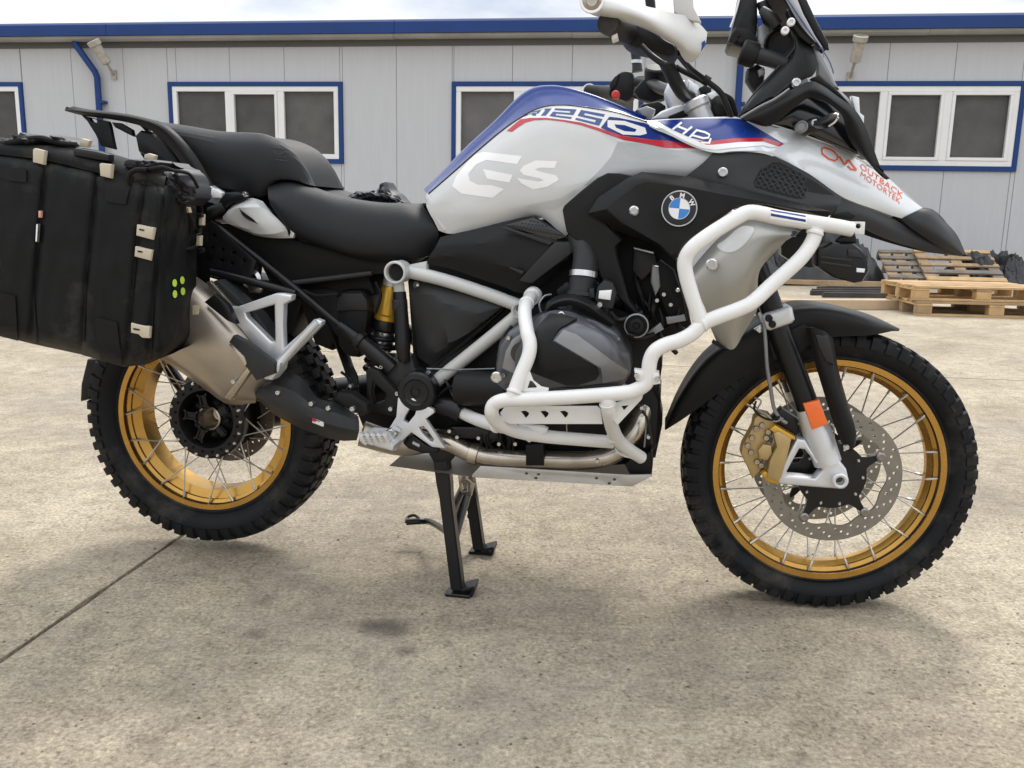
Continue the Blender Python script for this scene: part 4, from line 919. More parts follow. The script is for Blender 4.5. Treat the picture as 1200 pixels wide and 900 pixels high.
pl = plate('brake_lever', [(476, 512), (484, 510), (500, 522), (514, 527), (512, 531), (496, 532), (478, 526), (472, 520)], .19, .02, m_satin, bike, bev=.004)
plate('lever_mark', [(484, 517), (492, 521), (491, 524), (483, 520)], .1915, .002, m_greyl, pl, bev=0)
sk = plate('skid_plate', [(553, 557), (563, 546), (738, 556.5), (763, 556), (764, 558), (741, 570), (553, 559.5)], .185, .004, m_skid, bike, bev=.001,
           holes=[[(x + 2.0 * math.cos(a * .7854), y + 1.4 * math.sin(a * .7854)) for a in range(8)] for x, y in ((617, 555), (631, 556), (628, 560.5), (699, 560.5), (720, 562), (714, 566.5))])
bm = bmesh.new()
A = [L(456, 546, .16), L(466, 533, .02), L(558, 540, .02), L(556, 558, .18)]
z0 = L(741, 570, .185).z
floor = [L(553, 559.5, .183), L(741, 570, .183), L(764, 558, .16)]
pts = [L(456, 546, .14), L(553, 559, .184), L(741, 570, .184), L(764, 557.5, .15)]
vsn = [bm.verts.new(p) for p in pts]; vsf = [bm.verts.new(Vector((p.x, -p.y, p.z))) for p in pts]
for k in range(3): bm.faces.new((vsn[k], vsn[k + 1], vsf[k + 1], vsf[k]))
bmesh.ops.solidify(bm, geom=list(bm.faces), thickness=.004)
finish(bm, 'skid_floor', m_skid, bike)
plate('engine_mount_block', [(732, 545), (742, 534), (752, 536), (763, 528), (765, 545), (763, 556), (738, 556)], .17, .05, m_dark, bike, bev=.004)
# centre stand: standing on the ground
st = empty('centre_stand', par=bike); OFF[st.name] = Vector((0, 0, 0)); st['label'] = 'black centre stand, lowered to the ground'
def gl(px, py, z=0.0): 
    P = G(px, py, z) - B_; return Vector((P.dot(D_), -P.dot(N_), P.z))
fn, ff = gl(537, 690, .012), gl(562, 643, .012)
tn, tf = L(518, 540, -fn.y - .0), None
tn = L(518, 538, .13); 
def flat_leg(name, a, b, w0, w1, d):
    bm = bmesh.new(); ax = (b - a).normalized(); sx = Vector((0, 1, 0)).cross(ax).normalized()
    sy = ax.cross(sx)
    rings = []
    for p, w_ in ((a, w0), (a.lerp(b, .18), w0), (a.lerp(b, .28), w1), (b, w1)):
        rings.append([bm.verts.new(p + sx * w_ * i + sy * d * j) for i, j in ((-1, -1), (1, -1), (1, 1), (-1, 1))])
    for A_, B2 in zip(rings, rings[1:]):
        for q in range(4): bm.faces.new((A_[q], A_[(q + 1) % 4], B2[(q + 1) % 4], B2[q]))
    bm.faces.new(rings[0]); bm.faces.new(rings[-1]); bmesh.ops.bevel(bm, geom=list(bm.edges), offset=.003, segments=2, affect='EDGES', clamp_overlap=True)
    return finish(bm, name, m_satin, st, 35)
flat_leg('leg', tn, fn, .0175, .0145, .016)
tf = Vector((tn.x - .012, .13, tn.z)); flat_leg('leg', tf, ff, .0175, .0145, .016)
for f_, sg in ((fn, -1), (ff, 1)):
    bm = bmesh.new(); boxm(bm, (f_.x + .004, f_.y + sg * .004, .004), (.062, .042, .008)); boxm(bm, (f_.x + .028, f_.y - sg * .004, .022), (.034, .05, .008), Matrix.Rotation(-.35, 3, 'Y'))
    boxm(bm, (f_.x + .038, f_.y, .014), (.008, .04, .024), Matrix.Rotation(.3, 3, 'Y'))
    bmesh.ops.bevel(bm, geom=list(bm.edges), offset=.002, segments=1, affect='EDGES'); finish(bm, 'foot', m_satin, st)
ca, cb_ = tn.lerp(fn, .62), tf.lerp(ff, .42)
tube('cross_brace', [ca, cb_], .015, m_satin, st, raw=True); tube('cross_brace', [tn.lerp(fn, .45), tf.lerp(ff, .36)], .010, m_satin, st, raw=True)
q0 = tf.lerp(ff, .62)
tube('stand_tang', [tn.lerp(fn, .58), gl(505, 612, .075), gl(490, 611, .07), gl(476, 612, .068)], .0085, m_satin, st, raw=True)
tube('tang_loop', [gl(476, 612, .068), gl(478, 606, .075), gl(486, 604, .08), gl(492, 609, .075)], .004, m_satin, st, raw=True)
plate('stand_bracket', [(502, 532), (512, 520), (528, 526), (534, 531), (532, 536), (527, 542), (510, 546)], .145, .03, m_satin, bike, bev=.004)
plate('spring_hook', [(536, 556), (546, 553), (548, 560), (556, 566), (552, 582), (540, 580), (538, 568)], .02, .012, m_steel, bike, bev=.003, holes=[[(541, 567), (547, 567), (547, 575), (542, 575)]])
tube('side_stand', [L(548, 556, -.10), L(556, 590, -.12), L(552, 606, -.13)], .012, m_satin, bike, raw=True)

# ------------------------------------------------------------------ front end
tube('fork_tube', [(878, 290, .105), (893, 330, .108), (914, 390, .11), (949, 482, .112)], .0245, m_satin, bike, n=28, straight=True, mirror=True)
plate('fork_clamp', [(892, 371), (898, 367), (925, 359), (929, 361), (932, 375), (929, 379), (903, 388), (897, 386)], .142, .07, m_alu, bike, bev=.010, seg=3)
for q in ((901, 373), (905, 380)): bolt(q[0], q[1], .145, .008, bike, m=m_satin)
plate('hose_clip', [(884, 386), (892, 381), (898, 386), (890, 391)], .12, .015, m_chrome, bike, bev=.003)
tube('fork_lower', [(946, 478, .112), (958, 508, .113), (970, 542, .113)], [.0245, .031, .0315, .030], m_alu, bike, n=28, straight=True, mirror=True)
plate('reflector', [(941, 473.5), (960, 468.5), (971, 497), (952, 504)], .150, .012, m_reflo, bike, bev=.003)
plate('axle_bracket', [(914, 552), (934, 514), (944, 516), (958, 540), (984, 540), (992, 550), (995, 563), (990, 573), (980, 573), (914, 568), (908, 562)], .135, .035, m_alu, bike, bev=.006, seg=3,
      holes=[[(937, 526), (943, 527), (964, 551), (955, 561), (922, 558), (922, 553)]], mirror=True)
lathe('axle_boss', [(.017, -.02), (.017, .012), (.014, .014), (.0095, .013), (.0085, -.02), (0, -.02)], L(983.5, 562, .137), m_alu, bike, n=28)
lathe('axle_hole', [(.0085, -.006), (.0080, -.006), (0, -.008)], L(983.5, 562, .148), m_blk, bike, n=20)
fg = surf('fork_guard', [[(944, 384, .135), (954, 422, .14), (966, 462, .142), (980, 505, .142), (990, 526, .14)], [(952, 384, .15), (962, 420, .155), (976, 462, .156), (990, 505, .152), (996, 529, .148)], [(966, 388, .148), (976, 426, .15), (986, 464, .15), (1000, 502, .148), (1001, 524, .145)], [(976, 397, .12), (982, 430, .12), (991, 464, .12), (1003, 504, .12), (1003, 518, .12)]], m_plas, bike, nu=20, th=.005, angle=50)
plate('guard_inset', [(955, 392), (970, 394), (974, 404), (978, 428), (968, 424), (960, 408)], .160, .012, m_plas2, fg, bev=.004)
bolt(992, 524, .158, .006, bike)
# caliper and lines
cal = empty('brake_caliper', par=bike)
plate('caliper_body', [(868, 532), (870, 522), (878, 508), (882, 500), (884, 490), (892, 484), (902, 486), (908, 494), (906, 506), (900, 516), (896, 536), (892, 552), (882, 562), (876, 548)], .118, .04, m_goldc, cal, bev=.006)
plate('caliper_body', [(906, 508), (912, 505), (928, 514), (926, 524), (916, 560), (912, 566), (898, 560), (902, 540), (910, 524)], .145, .06, m_goldc, cal, bev=.006)
plate('caliper_half', [(888, 528), (894, 521), (904, 522), (905, 532), (900, 540), (890, 538)], .138, .03, m_goldc, cal, bev=.004)
plate('caliper_bridge', [(892, 556), (896, 552), (914, 562), (912, 568), (900, 566)], .14, .03, m_golds, cal, bev=.003)
plate('caliper_bridge', [(902, 504), (908, 498), (932, 512), (932, 516), (914, 512)], .14, .03, m_golds, cal, bev=.003)
for q in ((881, 513), (880, 530), (887, 541), (886, 502), (893, 498), (898, 513), (892, 545), (900, 506), (876, 522)): bolt(q[0], q[1], .125, .0065, cal, m=m_steel)
tube('brake_hose', [(895, 378, .13), (897, 400, .135), (899, 430, .13), (903, 455, .125), (907, 478, .12), (914, 490, .12), (922, 496, .12)], .0042, m_engl, bike, n=8)
tube('sensor_wire', [(886, 470, .12), (884, 480, .125), (892, 488, .125), (904, 492, .125), (914, 488, .125)], .0025, m_dark, bike, n=6)
tube('sensor_wire', [(884, 466, .12), (892, 470, .125), (888, 480, .125), (898, 486, .12), (908, 494, .125), (918, 490, .125)], .002, m_engl, bike, n=6)
plate('fork_bracket', [(900, 494), (916, 478), (934, 490), (938, 508), (926, 512), (912, 504)], .105, .03, m_satin, bike, bev=.005)
# fender
surf('front_fender', [[(780, 504, .062), (802, 490, .072), (827, 472, .080), (862, 447, .085), (904, 425, .086), (944, 404, .086), (978, 395, .084), (1020, 393, .074), (1054, 386, .02)],
                      [(779, 503, .060), (798, 480, .076), (821, 452, .090), (852, 424, .096), (900, 398, .098), (940, 380, .098), (980, 376, .094), (1020, 381, .080), (1054, 386, .015)],
                      [(779, 502, .045), (794, 470, .064), (817, 435, .076), (846, 408, .080), (892, 380, .082), (930, 362, .082), (968, 361, .078), (1012, 370, .062), (1054, 385, .01)],
                      [(779, 502, 0), (793, 467, 0), (815, 431, 0), (844, 404, 0), (888, 374, 0), (930, 357, 0), (966, 357, 0), (1012, 366, 0), (1054, 385, 0)]], m_plas, bike, nu=44, sub=5, th=.004, mirror=True)
plate('fender_stay', [(900, 400), (940, 380), (966, 392), (976, 397), (974, 404), (956, 400), (930, 420), (906, 422)], .105, .01, m_plas, bike, bev=.003)

# ------------------------------------------------------------------ crash bars
CB = .0140
def cbar(pts, r=CB): return tube('crash_bar', pts, r, m_powder, bike, n=20, sub=10, mirror=True)
ub = cbar([(998, 269, .30), (978, 265, .31), (946, 260, .325), (915, 255.5, .345), (893, 250.5, .36), (877, 249, .37), (862, 256, .38), (830, 276, .40), (811, 291, .41), (803, 305, .41), (804, 322, .41), (812, 350, .41), (822, 380, .41)])
cbar([(957, 268, .325), (951, 285, .33), (936, 305, .345), (904, 334, .365), (882, 354, .385), (864, 363, .395), (842, 371, .405), (824, 379, .41), (811, 391, .415), (796, 399, .42), (780, 404, .425), (768, 411, .43), (762, 422, .43), (760, 438, .43)])
cbar([(760, 436, .43), (757, 449, .43), (745, 457, .43), (730, 460.5, .43), (680, 464.5, .43), (620, 468, .43), (594, 468.5, .43), (580, 473, .425), (576, 482, .42), (580, 492, .40), (594, 501, .37), (612, 507, .34), (640, 511.5, .31), (680, 515, .28), (718, 518, .25)])
cbar([(624, 346, .20), (621, 350, .24), (616, 358, .30), (615, 370, .34), (618, 390, .385), (621, 403, .40), (619, 418, .41), (610, 440, .42), (600, 466, .43)])
cbar([(712, 466, .43), (713, 480, .42), (717, 500, .36), (724, 515, .30), (736, 526, .25), (751, 536, .20)])
cbar([(540, 483, .19), (560, 492, .24), (580, 498, .31), (590, 500, .36)])
tube('bar_clamp_sleeve', [(504, 472, .18), (518, 475, .182), (530, 478, .185), (543, 484, .195)], [.018, .020, .024, .024], m_satin, bike, straight=True)
lathe('bar_end', [(.017, -.01), (.019, -.006), (.019, .010), (.016, .014), (0, .014)], L(624, 347, .205), m_powder, bike, axis=L(624, 346, .205) - L(619, 352, .24), n=20)
lathe('bar_joint_ring', [(.013, -.004), (.017, -.004), (.017, .004), (.013, .004)], L(608, 364, .185), m_frame, bike, axis=(.2, -1, .1), n=24, closed=True)
plate('bar_guard', [(586, 484), (592, 476), (700, 476), (704, 480), (706, 497), (598, 497), (590, 494)], .395, .004, m_powder, bike, bev=.001,
      holes=[[(x - 5, 482), (x + 1, 481.5), (x + 5, 484), (x + 4, 487), (x + 1, 490), (x - 1, 487)] for x in (615, 638, 661)])
plate('bar_gusset', [(716, 474), (754, 462), (752, 468), (724, 498), (716, 490)], .41, .004, m_powder, bike, bev=.001, holes=[[(728, 476), (737, 475), (731, 481)]])
plate('bar_gusset', [(609, 459), (620, 434), (625, 446), (634, 453), (643, 455), (642, 461)], .425, .004, m_powder, bike, bev=.001, holes=[[(618, 455), (621, 446), (624, 447), (629, 453), (628, 454.5)]])
plate('bar_clamp', [(743, 434), (772, 437), (774, 450), (764, 452), (745, 446)], .44, .03, m_powder, bike, bev=.004)
for q in ((746, 440), (770, 444)): bolt(q[0], q[1], .442, .005, bike)
plate('bar_tab', [(720, 524), (726, 530), (736, 534), (742, 538), (732, 536), (722, 531)], .24, .004, m_powder, bike, bev=.001)
plate('bar_foot', [(607, 498), (636, 500), (642, 503), (640, 508), (620, 519), (612, 514)], .33, .015, m_powder, bike, bev=.003)
decal('bar_sticker', [[(903, 244.5), (946, 252), (945, 262.5), (902, 256)]], [ub], m_letter, ub, cell=3)
decal('sticker_stripe', [[(903, 246), (944, 253), (944, 254.6), (903, 247.4)]], [ub], m_blue, ub, off=0.0009, cell=3)
decal('sticker_band', [[(903, 250), (944, 257.4), (944, 260.2), (903, 253)]], [ub], m_blue, ub, off=0.0009, cell=3)
# weld beads where the bars meet
for (ax_, bx_) in (((824, 379, .41), (842, 371, .405)), ((955, 273, .327), (951, 285, .33)), ((603, 459, .43), (606, 450, .425)), ((712, 473, .427), (713, 480, .42)), ((582, 498.5, .325), (588, 499.6, .35)), ((720, 511, .315), (722, 514, .305)), ((617, 356, .285), (616, 359, .305))):
    A_, B2 = L(*ax_), L(*bx_)
    lathe('weld_bead', [(.0135, -.004), (.0158, -.0025), (.0163, 0), (.0158, .0025), (.0135, .004)], A_, m_powder, bike, axis=(B2 - A_), n=24)
# light mount and auxiliary light
plate('light_mount', [(980, 259), (1014, 260), (1013, 275), (994, 274), (982, 270)], .285, .006, m_powder, bike, bev=.001, holes=[[(1006 + 3.2 * math.cos(a * .7854), 265 + 3.2 * math.sin(a * .7854)) for a in range(8)]], mirror=True)
plate('mount_tab', [(966, 258), (973, 252), (972, 260)], .30, .004, m_powder, bike, bev=.001)
for sg in (1, -1):
    al_ = empty('auxiliary_light', par=bike)
    def lp(n_, o_, s_, t_, m_, bev=.004):
        o = plate(n_, o_, s_, t_, m_, al_, bev=bev)
        if sg < 0:
            for v in o.data.vertices: v.co.y = -v.co.y
            o.data.flip_normals()
    lp('light_bracket', [(992, 272), (1000, 266), (1003, 276), (1005, 285), (984, 286), (980, 282)], .29, .02, m_satin)
    lp('light_body', [(958, 291), (966, 290), (976, 284), (1002, 286), (1010, 292), (1017, 300), (1019, 318), (1012, 330), (1002, 332), (980, 326), (958, 312)], .315, .07, m_satin, .008)
    lp('light_fin', [(962, 300), (998, 304), (998, 306.5), (962, 302.5)], .318, .01, m_plas2, .001)
    lp('light_fin', [(962, 306), (998, 311), (998, 313.5), (962, 308.5)], .318, .01, m_plas2, .001)
    lp('light_lens', [(1004, 314), (1014, 315), (1013, 319.5), (1004, 319)], .32, .02, m_lamp, .001)
    lp('light_cap', [(993, 292), (1004, 293), (1012, 303), (994, 301)], .319, .02, m_plas2, .003)
# grey radiator shroud
shr = surf('radiator_shroud', [
    [(808, 318, .25), (826, 296, .25), (846, 276, .25), (876, 258, .25), (905, 260, .245), (930, 268, .235)],
    [(812, 330, .275), (836, 306, .285), (858, 290, .285), (884, 276, .285), (906, 274, .275), (926, 276, .25)],
    [(822, 352, .275), (846, 334, .292), (864, 322, .295), (880, 308, .295), (896, 296, .28), (912, 292, .25)],
    [(828, 366, .265), (848, 358, .28), (862, 350, .285), (876, 336, .285), (886, 324, .27), (893, 312, .245)],
    [(832, 382, .25), (846, 382, .26), (860, 378, .26), (874, 364, .255), (884, 346, .245), (888, 330, .23)],
    [(840, 401, .22), (848, 406, .225), (860, 409, .225), (872, 390, .22), (886, 366, .215), (890, 348, .20)]], m_shroud, bike, nu=36, sub=6, th=.004)
bolt(834, 310, .300, .012, shr)
decal('shroud_slot', [chaikin([(838, 288), (850, 282), (868, 264), (884, 266), (884, 272), (872, 288), (860, 296), (848, 296)], 2)], [shr], m_frame, shr, off=0.0010)
plate('shroud_tab', [(836, 398), (842, 402), (852, 409), (844, 408), (834, 402)], .23, .01, m_plas, bike, bev=.002)

# ------------------------------------------------------------------ tank and fairing
tank_top = surf('tank_cover', [
    [(497, 222, 0), (540, 180, 0), (580, 146, 0), (616, 112, 0), (645, 104, 0), (680, 110, 0), (720, 124, 0), (757, 140, 0)],
    [(498, 224, .070), (540, 178, .080), (579, 142, .088), (615, 107, .098), (645, 99.7, .105), (680, 106, .120), (720, 120.5, .135), (757, 138, .148)],
    [(500, 226, .092), (542, 181, .104), (583, 144.5, .110), (619, 112.5, .118), (648, 105, .122), (682, 111, .137), (722, 124.5, .150), (757, 139.5, .158)],
    [(499.5, 227.5, .104), (538, 191, .118), (586, 149, .124), (619, 120.5, .130), (648, 112.5, .134), (684, 116, .148), (722, 128, .158), (757, 141, .164)],
    [(499.5, 229, .118), (527, 205, .130), (560, 176, .140), (590, 151, .148), (612, 136, .153), (628, 127.5, .157), (644, 123.5, .160), (664, 123, .163), (684, 125.3, .166), (722, 131.5, .17), (757, 142, .17)]], m_blue, bike, nu=54, sub=5, th=.004, mirror=True, angle=60)
tube('tank_seam', [(499.5, 229.5, .123), (527, 205.5, .134), (560, 176.5, .144), (590, 151.5, .152), (612, 136.5, .157), (628, 128, .161), (644, 124, .164), (664, 123.5, .167), (684, 125.8, .170), (722, 132, .174), (757, 142.5, .176)], .0022, m_blk, bike, n=8)
tank = surf('tank_side_panel', [
    [(500, 230, .124), (528, 206, .136), (561, 177, .146), (591, 152, .154), (613, 137, .159), (629, 128.5, .163), (645, 124.5, .166), (664, 124, .169), (684, 126.3, .172), (722, 132.5, .176), (756, 143, .178), (790, 159, .183), (834, 177, .185)],
    [(500, 236, .128), (530, 214, .145), (564, 187, .160), (594, 166, .170), (620, 152, .177), (650, 143, .182), (680, 146, .186), (720, 156, .189), (758, 165, .190), (790, 170, .195), (842, 178.5, .192)],
    [(500, 242, .132), (532, 224, .150), (566, 204, .168), (600, 190, .182), (640, 180, .19), (680, 178, .195), (712, 180, .198), (746, 184, .205), (786, 186, .210), (840, 187, .200)],
    [(504, 251, .132), (534, 240, .152), (566, 226, .170), (600, 216, .184), (640, 210, .192), (676, 208, .198), (706, 200, .204), (742, 197, .208), (786, 200, .213), (834, 201, .200)],
    [(508, 258, .130), (530, 254, .148), (560, 249, .166), (600, 243, .178), (630, 238, .186), (656, 232, .194), (684, 220, .200), (706, 208, .206), (736, 204, .208), (770, 203, .209), (822, 210, .198)],
    [(514, 270, .126), (530, 274, .136), (562, 267, .148), (594, 259, .158), (624, 253, .162), (640, 258, .168), (660, 276, .172), (664, 276, .172), (680, 250, .180), (710, 225, .185), (740, 215, .19), (800, 214, .20)]], m_white, bike, nu=64, sub=6, th=.004, mirror=True, angle=50, relax=10)
# printed colours on the tank side, with some shading painted in
decal('lettering_band', [[(606, 142.5), (622, 132.5), (641, 127), (664, 125), (684, 127.3), (722, 133.5), (756, 144), (790, 160.5), (818, 174), (788, 166), (756, 163), (730, 159.5), (700, 149.5), (680, 143.5), (660, 140.5), (640, 138.2), (621, 138.3), (610, 141)]], [tank], m_letter, tank)
decal('red_stripe', [[(594, 153.5), (610, 140), (621, 138.3), (640, 138.2), (660, 140.5), (680, 143.5), (700, 149.5), (730, 159.5), (756, 163), (788, 165.5), (822, 174), (780, 173.5), (756, 168.5), (730, 164), (700, 153), (680, 146.5), (660, 142.5), (640, 140.3), (626, 141), (616, 143.5), (606, 150), (600, 154.5)]], [tank], m_red, tank, off=0.0009)
decal('blue_band', [[(714, 137), (724, 138), (756, 144.5), (788, 160), (818, 173.5), (788, 166), (756, 162.8), (728, 159), (712, 153.5), (704, 150)]], [tank], m_blue, tank, off=0.0009)
m_navy = mat('dark_blue_lettering_and_glint', (0.03, 0.07, 0.24), 0.3, coat=0.5, var=0.05)
def tank_text(body, o, ax, ay, m, off, par, tgt, name='lettering', **k): return decal(name, [], tgt, m, par, off=off, cell=6, bm2=text_bm(body, o, ax, ay, **k))
LB = [(600, 142), (618, 136.0), (640, 136.3), (660, 139.0), (680, 142.3), (700, 148), (720, 154.5)]
LT = [(600, 141), (618, 132.5), (640, 126.8), (664, 126.2), (684, 128.5), (722, 135.5)]
def ip(tab, x):
    for (x0, y0), (x1, y1) in zip(tab, tab[1:]):
        if x <= x1: break
    return y0 + (y1 - y0) * (x - x0) / (x1 - x0)
def wide_digit(strokes, xa, xb, m, off):
    for st_ in strokes:
        pl_ = []
        for u, v in st_:
            x_ = xa + (xb - xa) * u + 7 * v; yb, yt = ip(LB, x_), ip(LT, x_); pl_.append((x_, yb + (yt - yb) * (.06 + .88 * v)))
        decal('numeral', [pl_], [tank], m, tank, off=off, cell=4)
wide_digit([[(0, 0), (.28, 0), (.28, 1), (0, 1)], [(.28, .78), (.8, .78), (.8, .62), (1, .62), (1, 1), (.28, 1)], [(.28, .4), (1, .4), (1, .62), (.28, .62)], [(.5, .4), (.75, 0), (1.05, 0), (.8, .4)]], 613, 628, m_navy, .0012)
wide_digit([[(.1, 0), (.75, 0), (.75, 1), (-.1, 1), (-.1, .8), (.1, .8)]], 633, 642, m_navy, .0012)
wide_digit([[(0, .78), (1, .78), (1, 1), (0, 1)], [(.78, .60), (1, .60), (1, .78), (.78, .78)], [(0, .40), (1, .40), (1, .60), (0, .60)], [(0, .2), (.22, .2), (.22, .40), (0, .40)], [(0, 0), (1, 0), (1, .2), (0, .2)]], 644, 669, m_navy, .0012)
wide_digit([[(0, .78), (1, .78), (1, 1), (0, 1)], [(0, .60), (.22, .60), (.22, .78), (0, .78)], [(0, .40), (1, .40), (1, .60), (0, .60)], [(.78, .2), (1, .2), (1, .40), (.78, .40)], [(0, 0), (1, 0), (1, .2), (0, .2)]], 674, 702, m_navy, .0012)
decal('numeral_zero', [[(712, 141), (732, 142), (756, 150), (758, 157), (750, 159), (730, 158), (712, 149)]], [tank], m_letter, tank, off=0.0015)
decal('numeral_inner', [[(720, 146), (732, 147), (746, 152), (744, 155), (732, 154), (722, 150)]], [tank], m_blue, tank, off=0.0018)
for pg, mm in (([(567, 178), (612, 183), (606, 192.5), (570, 187.5), (558, 193), (549, 204), (551, 212), (560, 216.5), (576, 217), (591, 221.5), (577, 232), (541, 227), (530, 218), (534, 208), (546, 192), (557, 181)], m_gs), ([(566, 198), (601, 205), (597, 214), (571, 209.5)], m_gs),
               ([(653, 189), (628, 188), (614, 194), (609, 200), (614, 205), (634, 209.5), (637, 211.5), (632, 213), (606, 208.5), (611, 215), (625, 222), (641, 219), (655, 211), (652, 205.5), (632, 201), (627, 198.5), (633, 196.5), (650, 197)], m_gs)):
    decal('tank_lettering', [pg], [tank], mm, tank, off=0.0006)
decal('lip_shade', [[(612, 242), (630, 238), (660, 232), (664, 236), (650, 246), (630, 244)]], [tank], m_greyl, tank)  # shading along the tank's lower crease, painted on in grey
decal('lip_shade', [[(656, 233), (674, 222), (676, 224), (660, 238)]], [tank], m_greyl, tank)
m_tsil = mat('shaded_silver_tank', (0.40, 0.415, 0.42), 0.34, coat=0.5, var=0.04)
decal('shaded_silver_panel', [[(724, 166), (756, 169), (790, 176), (826, 177.5), (838, 180), (826, 196), (808, 209), (766, 203), (740, 206), (712, 204), (700, 208), (690, 216), (684, 218), (706, 196), (716, 184)]], [tank], m_tsil, tank, off=0.0005)  # silver-grey of the down-facing part, its shade put into the colour
# front white fairing with blue panel
fair = surf('front_fairing', [
    [(758, 141.5, .165), (775, 140, .16), (800, 138.5, .155), (826, 137.5, .15), (850, 136.8, .145), (869, 138, .14), (909, 149.5, .115), (921, 150, .105), (953, 163, .085), (991, 177, .065), (1010, 191, .055), (1040, 208, .045), (1063, 230, .04), (1081, 243.5, .035)],
    [(762, 146, .185), (780, 151, .185), (804, 152, .184), (830, 151, .182), (852, 150, .178), (872, 152, .172), (906, 163, .150), (924, 168, .140), (955, 182, .118), (990, 200, .092), (1010, 211, .080), (1036, 226, .065), (1056, 239, .055), (1073, 248.5, .048)],
    [(770, 150, .192), (790, 161, .20), (812, 168, .205), (836, 169, .208), (858, 167, .208), (884, 169, .200), (910, 179, .178), (930, 188, .160), (956, 202, .132), (988, 216, .104), (1008, 226, .090), (1030, 237, .074), (1048, 246, .062), (1064, 252.5, .054)],
    [(776, 153, .190), (800, 166.5, .200), (824, 176, .208), (842, 179, .213), (860, 177, .213), (895, 177.5, .205), (918, 187, .182), (934, 196, .164), (952, 206, .138), (984, 229, .104), (1004, 238, .088), (1024, 245, .072), (1040, 251, .06), (1057, 256, .052)]], m_silver, bike, nu=70, sub=6, th=.004, mirror=True, angle=50, relax=25)
surf('fairing_deck', [[(869, 138, .14), (921, 150, .105), (991, 177, .065), (1040, 208, .045), (1081, 243.5, .035)], [(869, 138, -.14), (921, 150, -.105), (991, 177, -.065), (1040, 208, -.045), (1081, 243.5, -.035)]], m_silver, bike, nu=30, smooth_rows=False, sub=6, th=.003)
decal('fairing_blue', [[(769, 141.5), (800, 140), (826, 139), (862, 139), (872, 141), (918, 168.5), (914, 171.5), (894, 165), (860, 164.5), (828, 166), (808, 161), (790, 153)]], [fair], m_blue, fair)
decal('fairing_red', [[(816, 165), (828, 166), (860, 162.5), (894, 161.8), (906, 164.5), (918, 169.5), (911, 172), (894, 166.5), (866, 167), (836, 170), (828, 170)]], [fair], m_red, fair, off=0.0009)
decal('fairing_white', [[(762, 142.5), (769, 142.5), (790, 154), (808, 162), (828, 170), (836, 170), (866, 167), (894, 166.5), (911, 172), (903, 173.5), (894, 171), (860, 173.5), (838, 176), (822, 173.5), (800, 164), (776, 151.5)]], [fair], m_letter, fair, off=0.0012)
def stroke(pts, wd):
    q = []
    for sgn in (1, -1):
        seq = pts if sgn > 0 else pts[::-1]
        for i, p in enumerate(seq):
            a = seq[max(0, i - 1)]; b = seq[min(len(seq) - 1, i + 1)]; dx, dy = b[0] - a[0], b[1] - a[1]; l = math.hypot(dx, dy) or 1
            q.append((p[0] - dy / l * wd, p[1] + dx / l * wd))
    return q
for pts_ in ([(788, 152.5), (799, 144)], [(800, 158), (811, 149)], [(794, 148.5), (806, 153.5)], [(807, 162.5), (817, 152.5)], [(816, 153), (826, 155.5), (831.5, 158.5), (830, 162), (824, 162.5), (811, 159)]):
    decal('lettering', [stroke(pts_, 1.25)], [fair], m_letter, fair, off=0.0015, cell=4)
decal('lettering_tail', [[(822, 166.5), (830, 167), (832, 162), (834, 163), (832, 169), (820, 168.5)]], [fair], m_letter, fair, off=0.0015)
tank_text('OUTBACK', (1007, 196.8), (10.4, 7.5), (1.5, -9.4), m_orange, 0.0009, fair, [fair], bold=0.0, spacing=1.04)
tank_text('MOTORTEK', (1007.5, 206.3), (8.5, 6.0), (1.5, -9.0), m_orange, 0.0009, fair, [fair], bold=0.0, spacing=1.04)
def stroke(pts, wd):
    q = []; 
    for sgn in (1, -1):
        seq = pts if sgn > 0 else pts[::-1]
        for i, p in enumerate(pts if sgn > 0 else pts[::-1]):
            a = seq[max(0, i - 1)]; b = seq[min(len(seq) - 1, i + 1)]; dx, dy = b[0] - a[0], b[1] - a[1]; l = math.hypot(dx, dy) or 1
            q.append((p[0] - dy / l * wd, p[1] + dx / l * wd))
    return q
decal('emblem_ring', [stroke([(978, 178.5), (973, 175.5), (966, 173), (962.5, 174.5), (963.5, 180.5), (971, 186.5), (978, 188.5), (981.5, 186.5), (981, 182.5), (977, 178)], 1.0)], [fair], m_orange, fair, off=0.0009, cell=4)
for pts_ in ([(983, 183.5), (989.5, 193.3)], [(989.5, 193.3), (994, 187.5)], [(994, 187.5), (1003.5, 199.5)], [(1003.5, 199.5), (997, 198.5), (993, 194.5)]):
    decal('emblem_letter', [stroke(pts_, 1.0)], [fair], m_orange, fair, off=0.0011, cell=4)
# black upper side panel with honeycomb vent
up = surf('vent_panel', [
    [(836, 178.5, .205), (860, 177.5, .205), (895, 178.5, .20), (918, 188, .185), (950, 205, .160), (985, 231, .13)],
    [(822.5, 192, .212), (852, 194, .215), (886, 197, .208), (914, 208, .195), (946, 222, .172), (986, 236, .135)],
    [(802, 209, .215), (850, 218, .222), (880, 224, .222), (904, 231, .218), (940, 242, .19), (983, 241, .145)],
    [(806, 216, .20), (850, 226, .21), (880, 232, .215), (904, 238, .21), (940, 250, .18), (975, 251, .145)]], m_plas2, bike, nu=36, sub=5, th=.004, mirror=True)
decal('vent_recess', [[(883, 213), (890, 200), (906, 190), (914, 190), (930, 199), (956, 214), (978, 229), (962, 227), (944, 224), (944, 232), (934, 233), (904, 226), (886, 220)]], [up], m_dark, up, off=0.0005)
vb = bmesh.new()
hexs = []
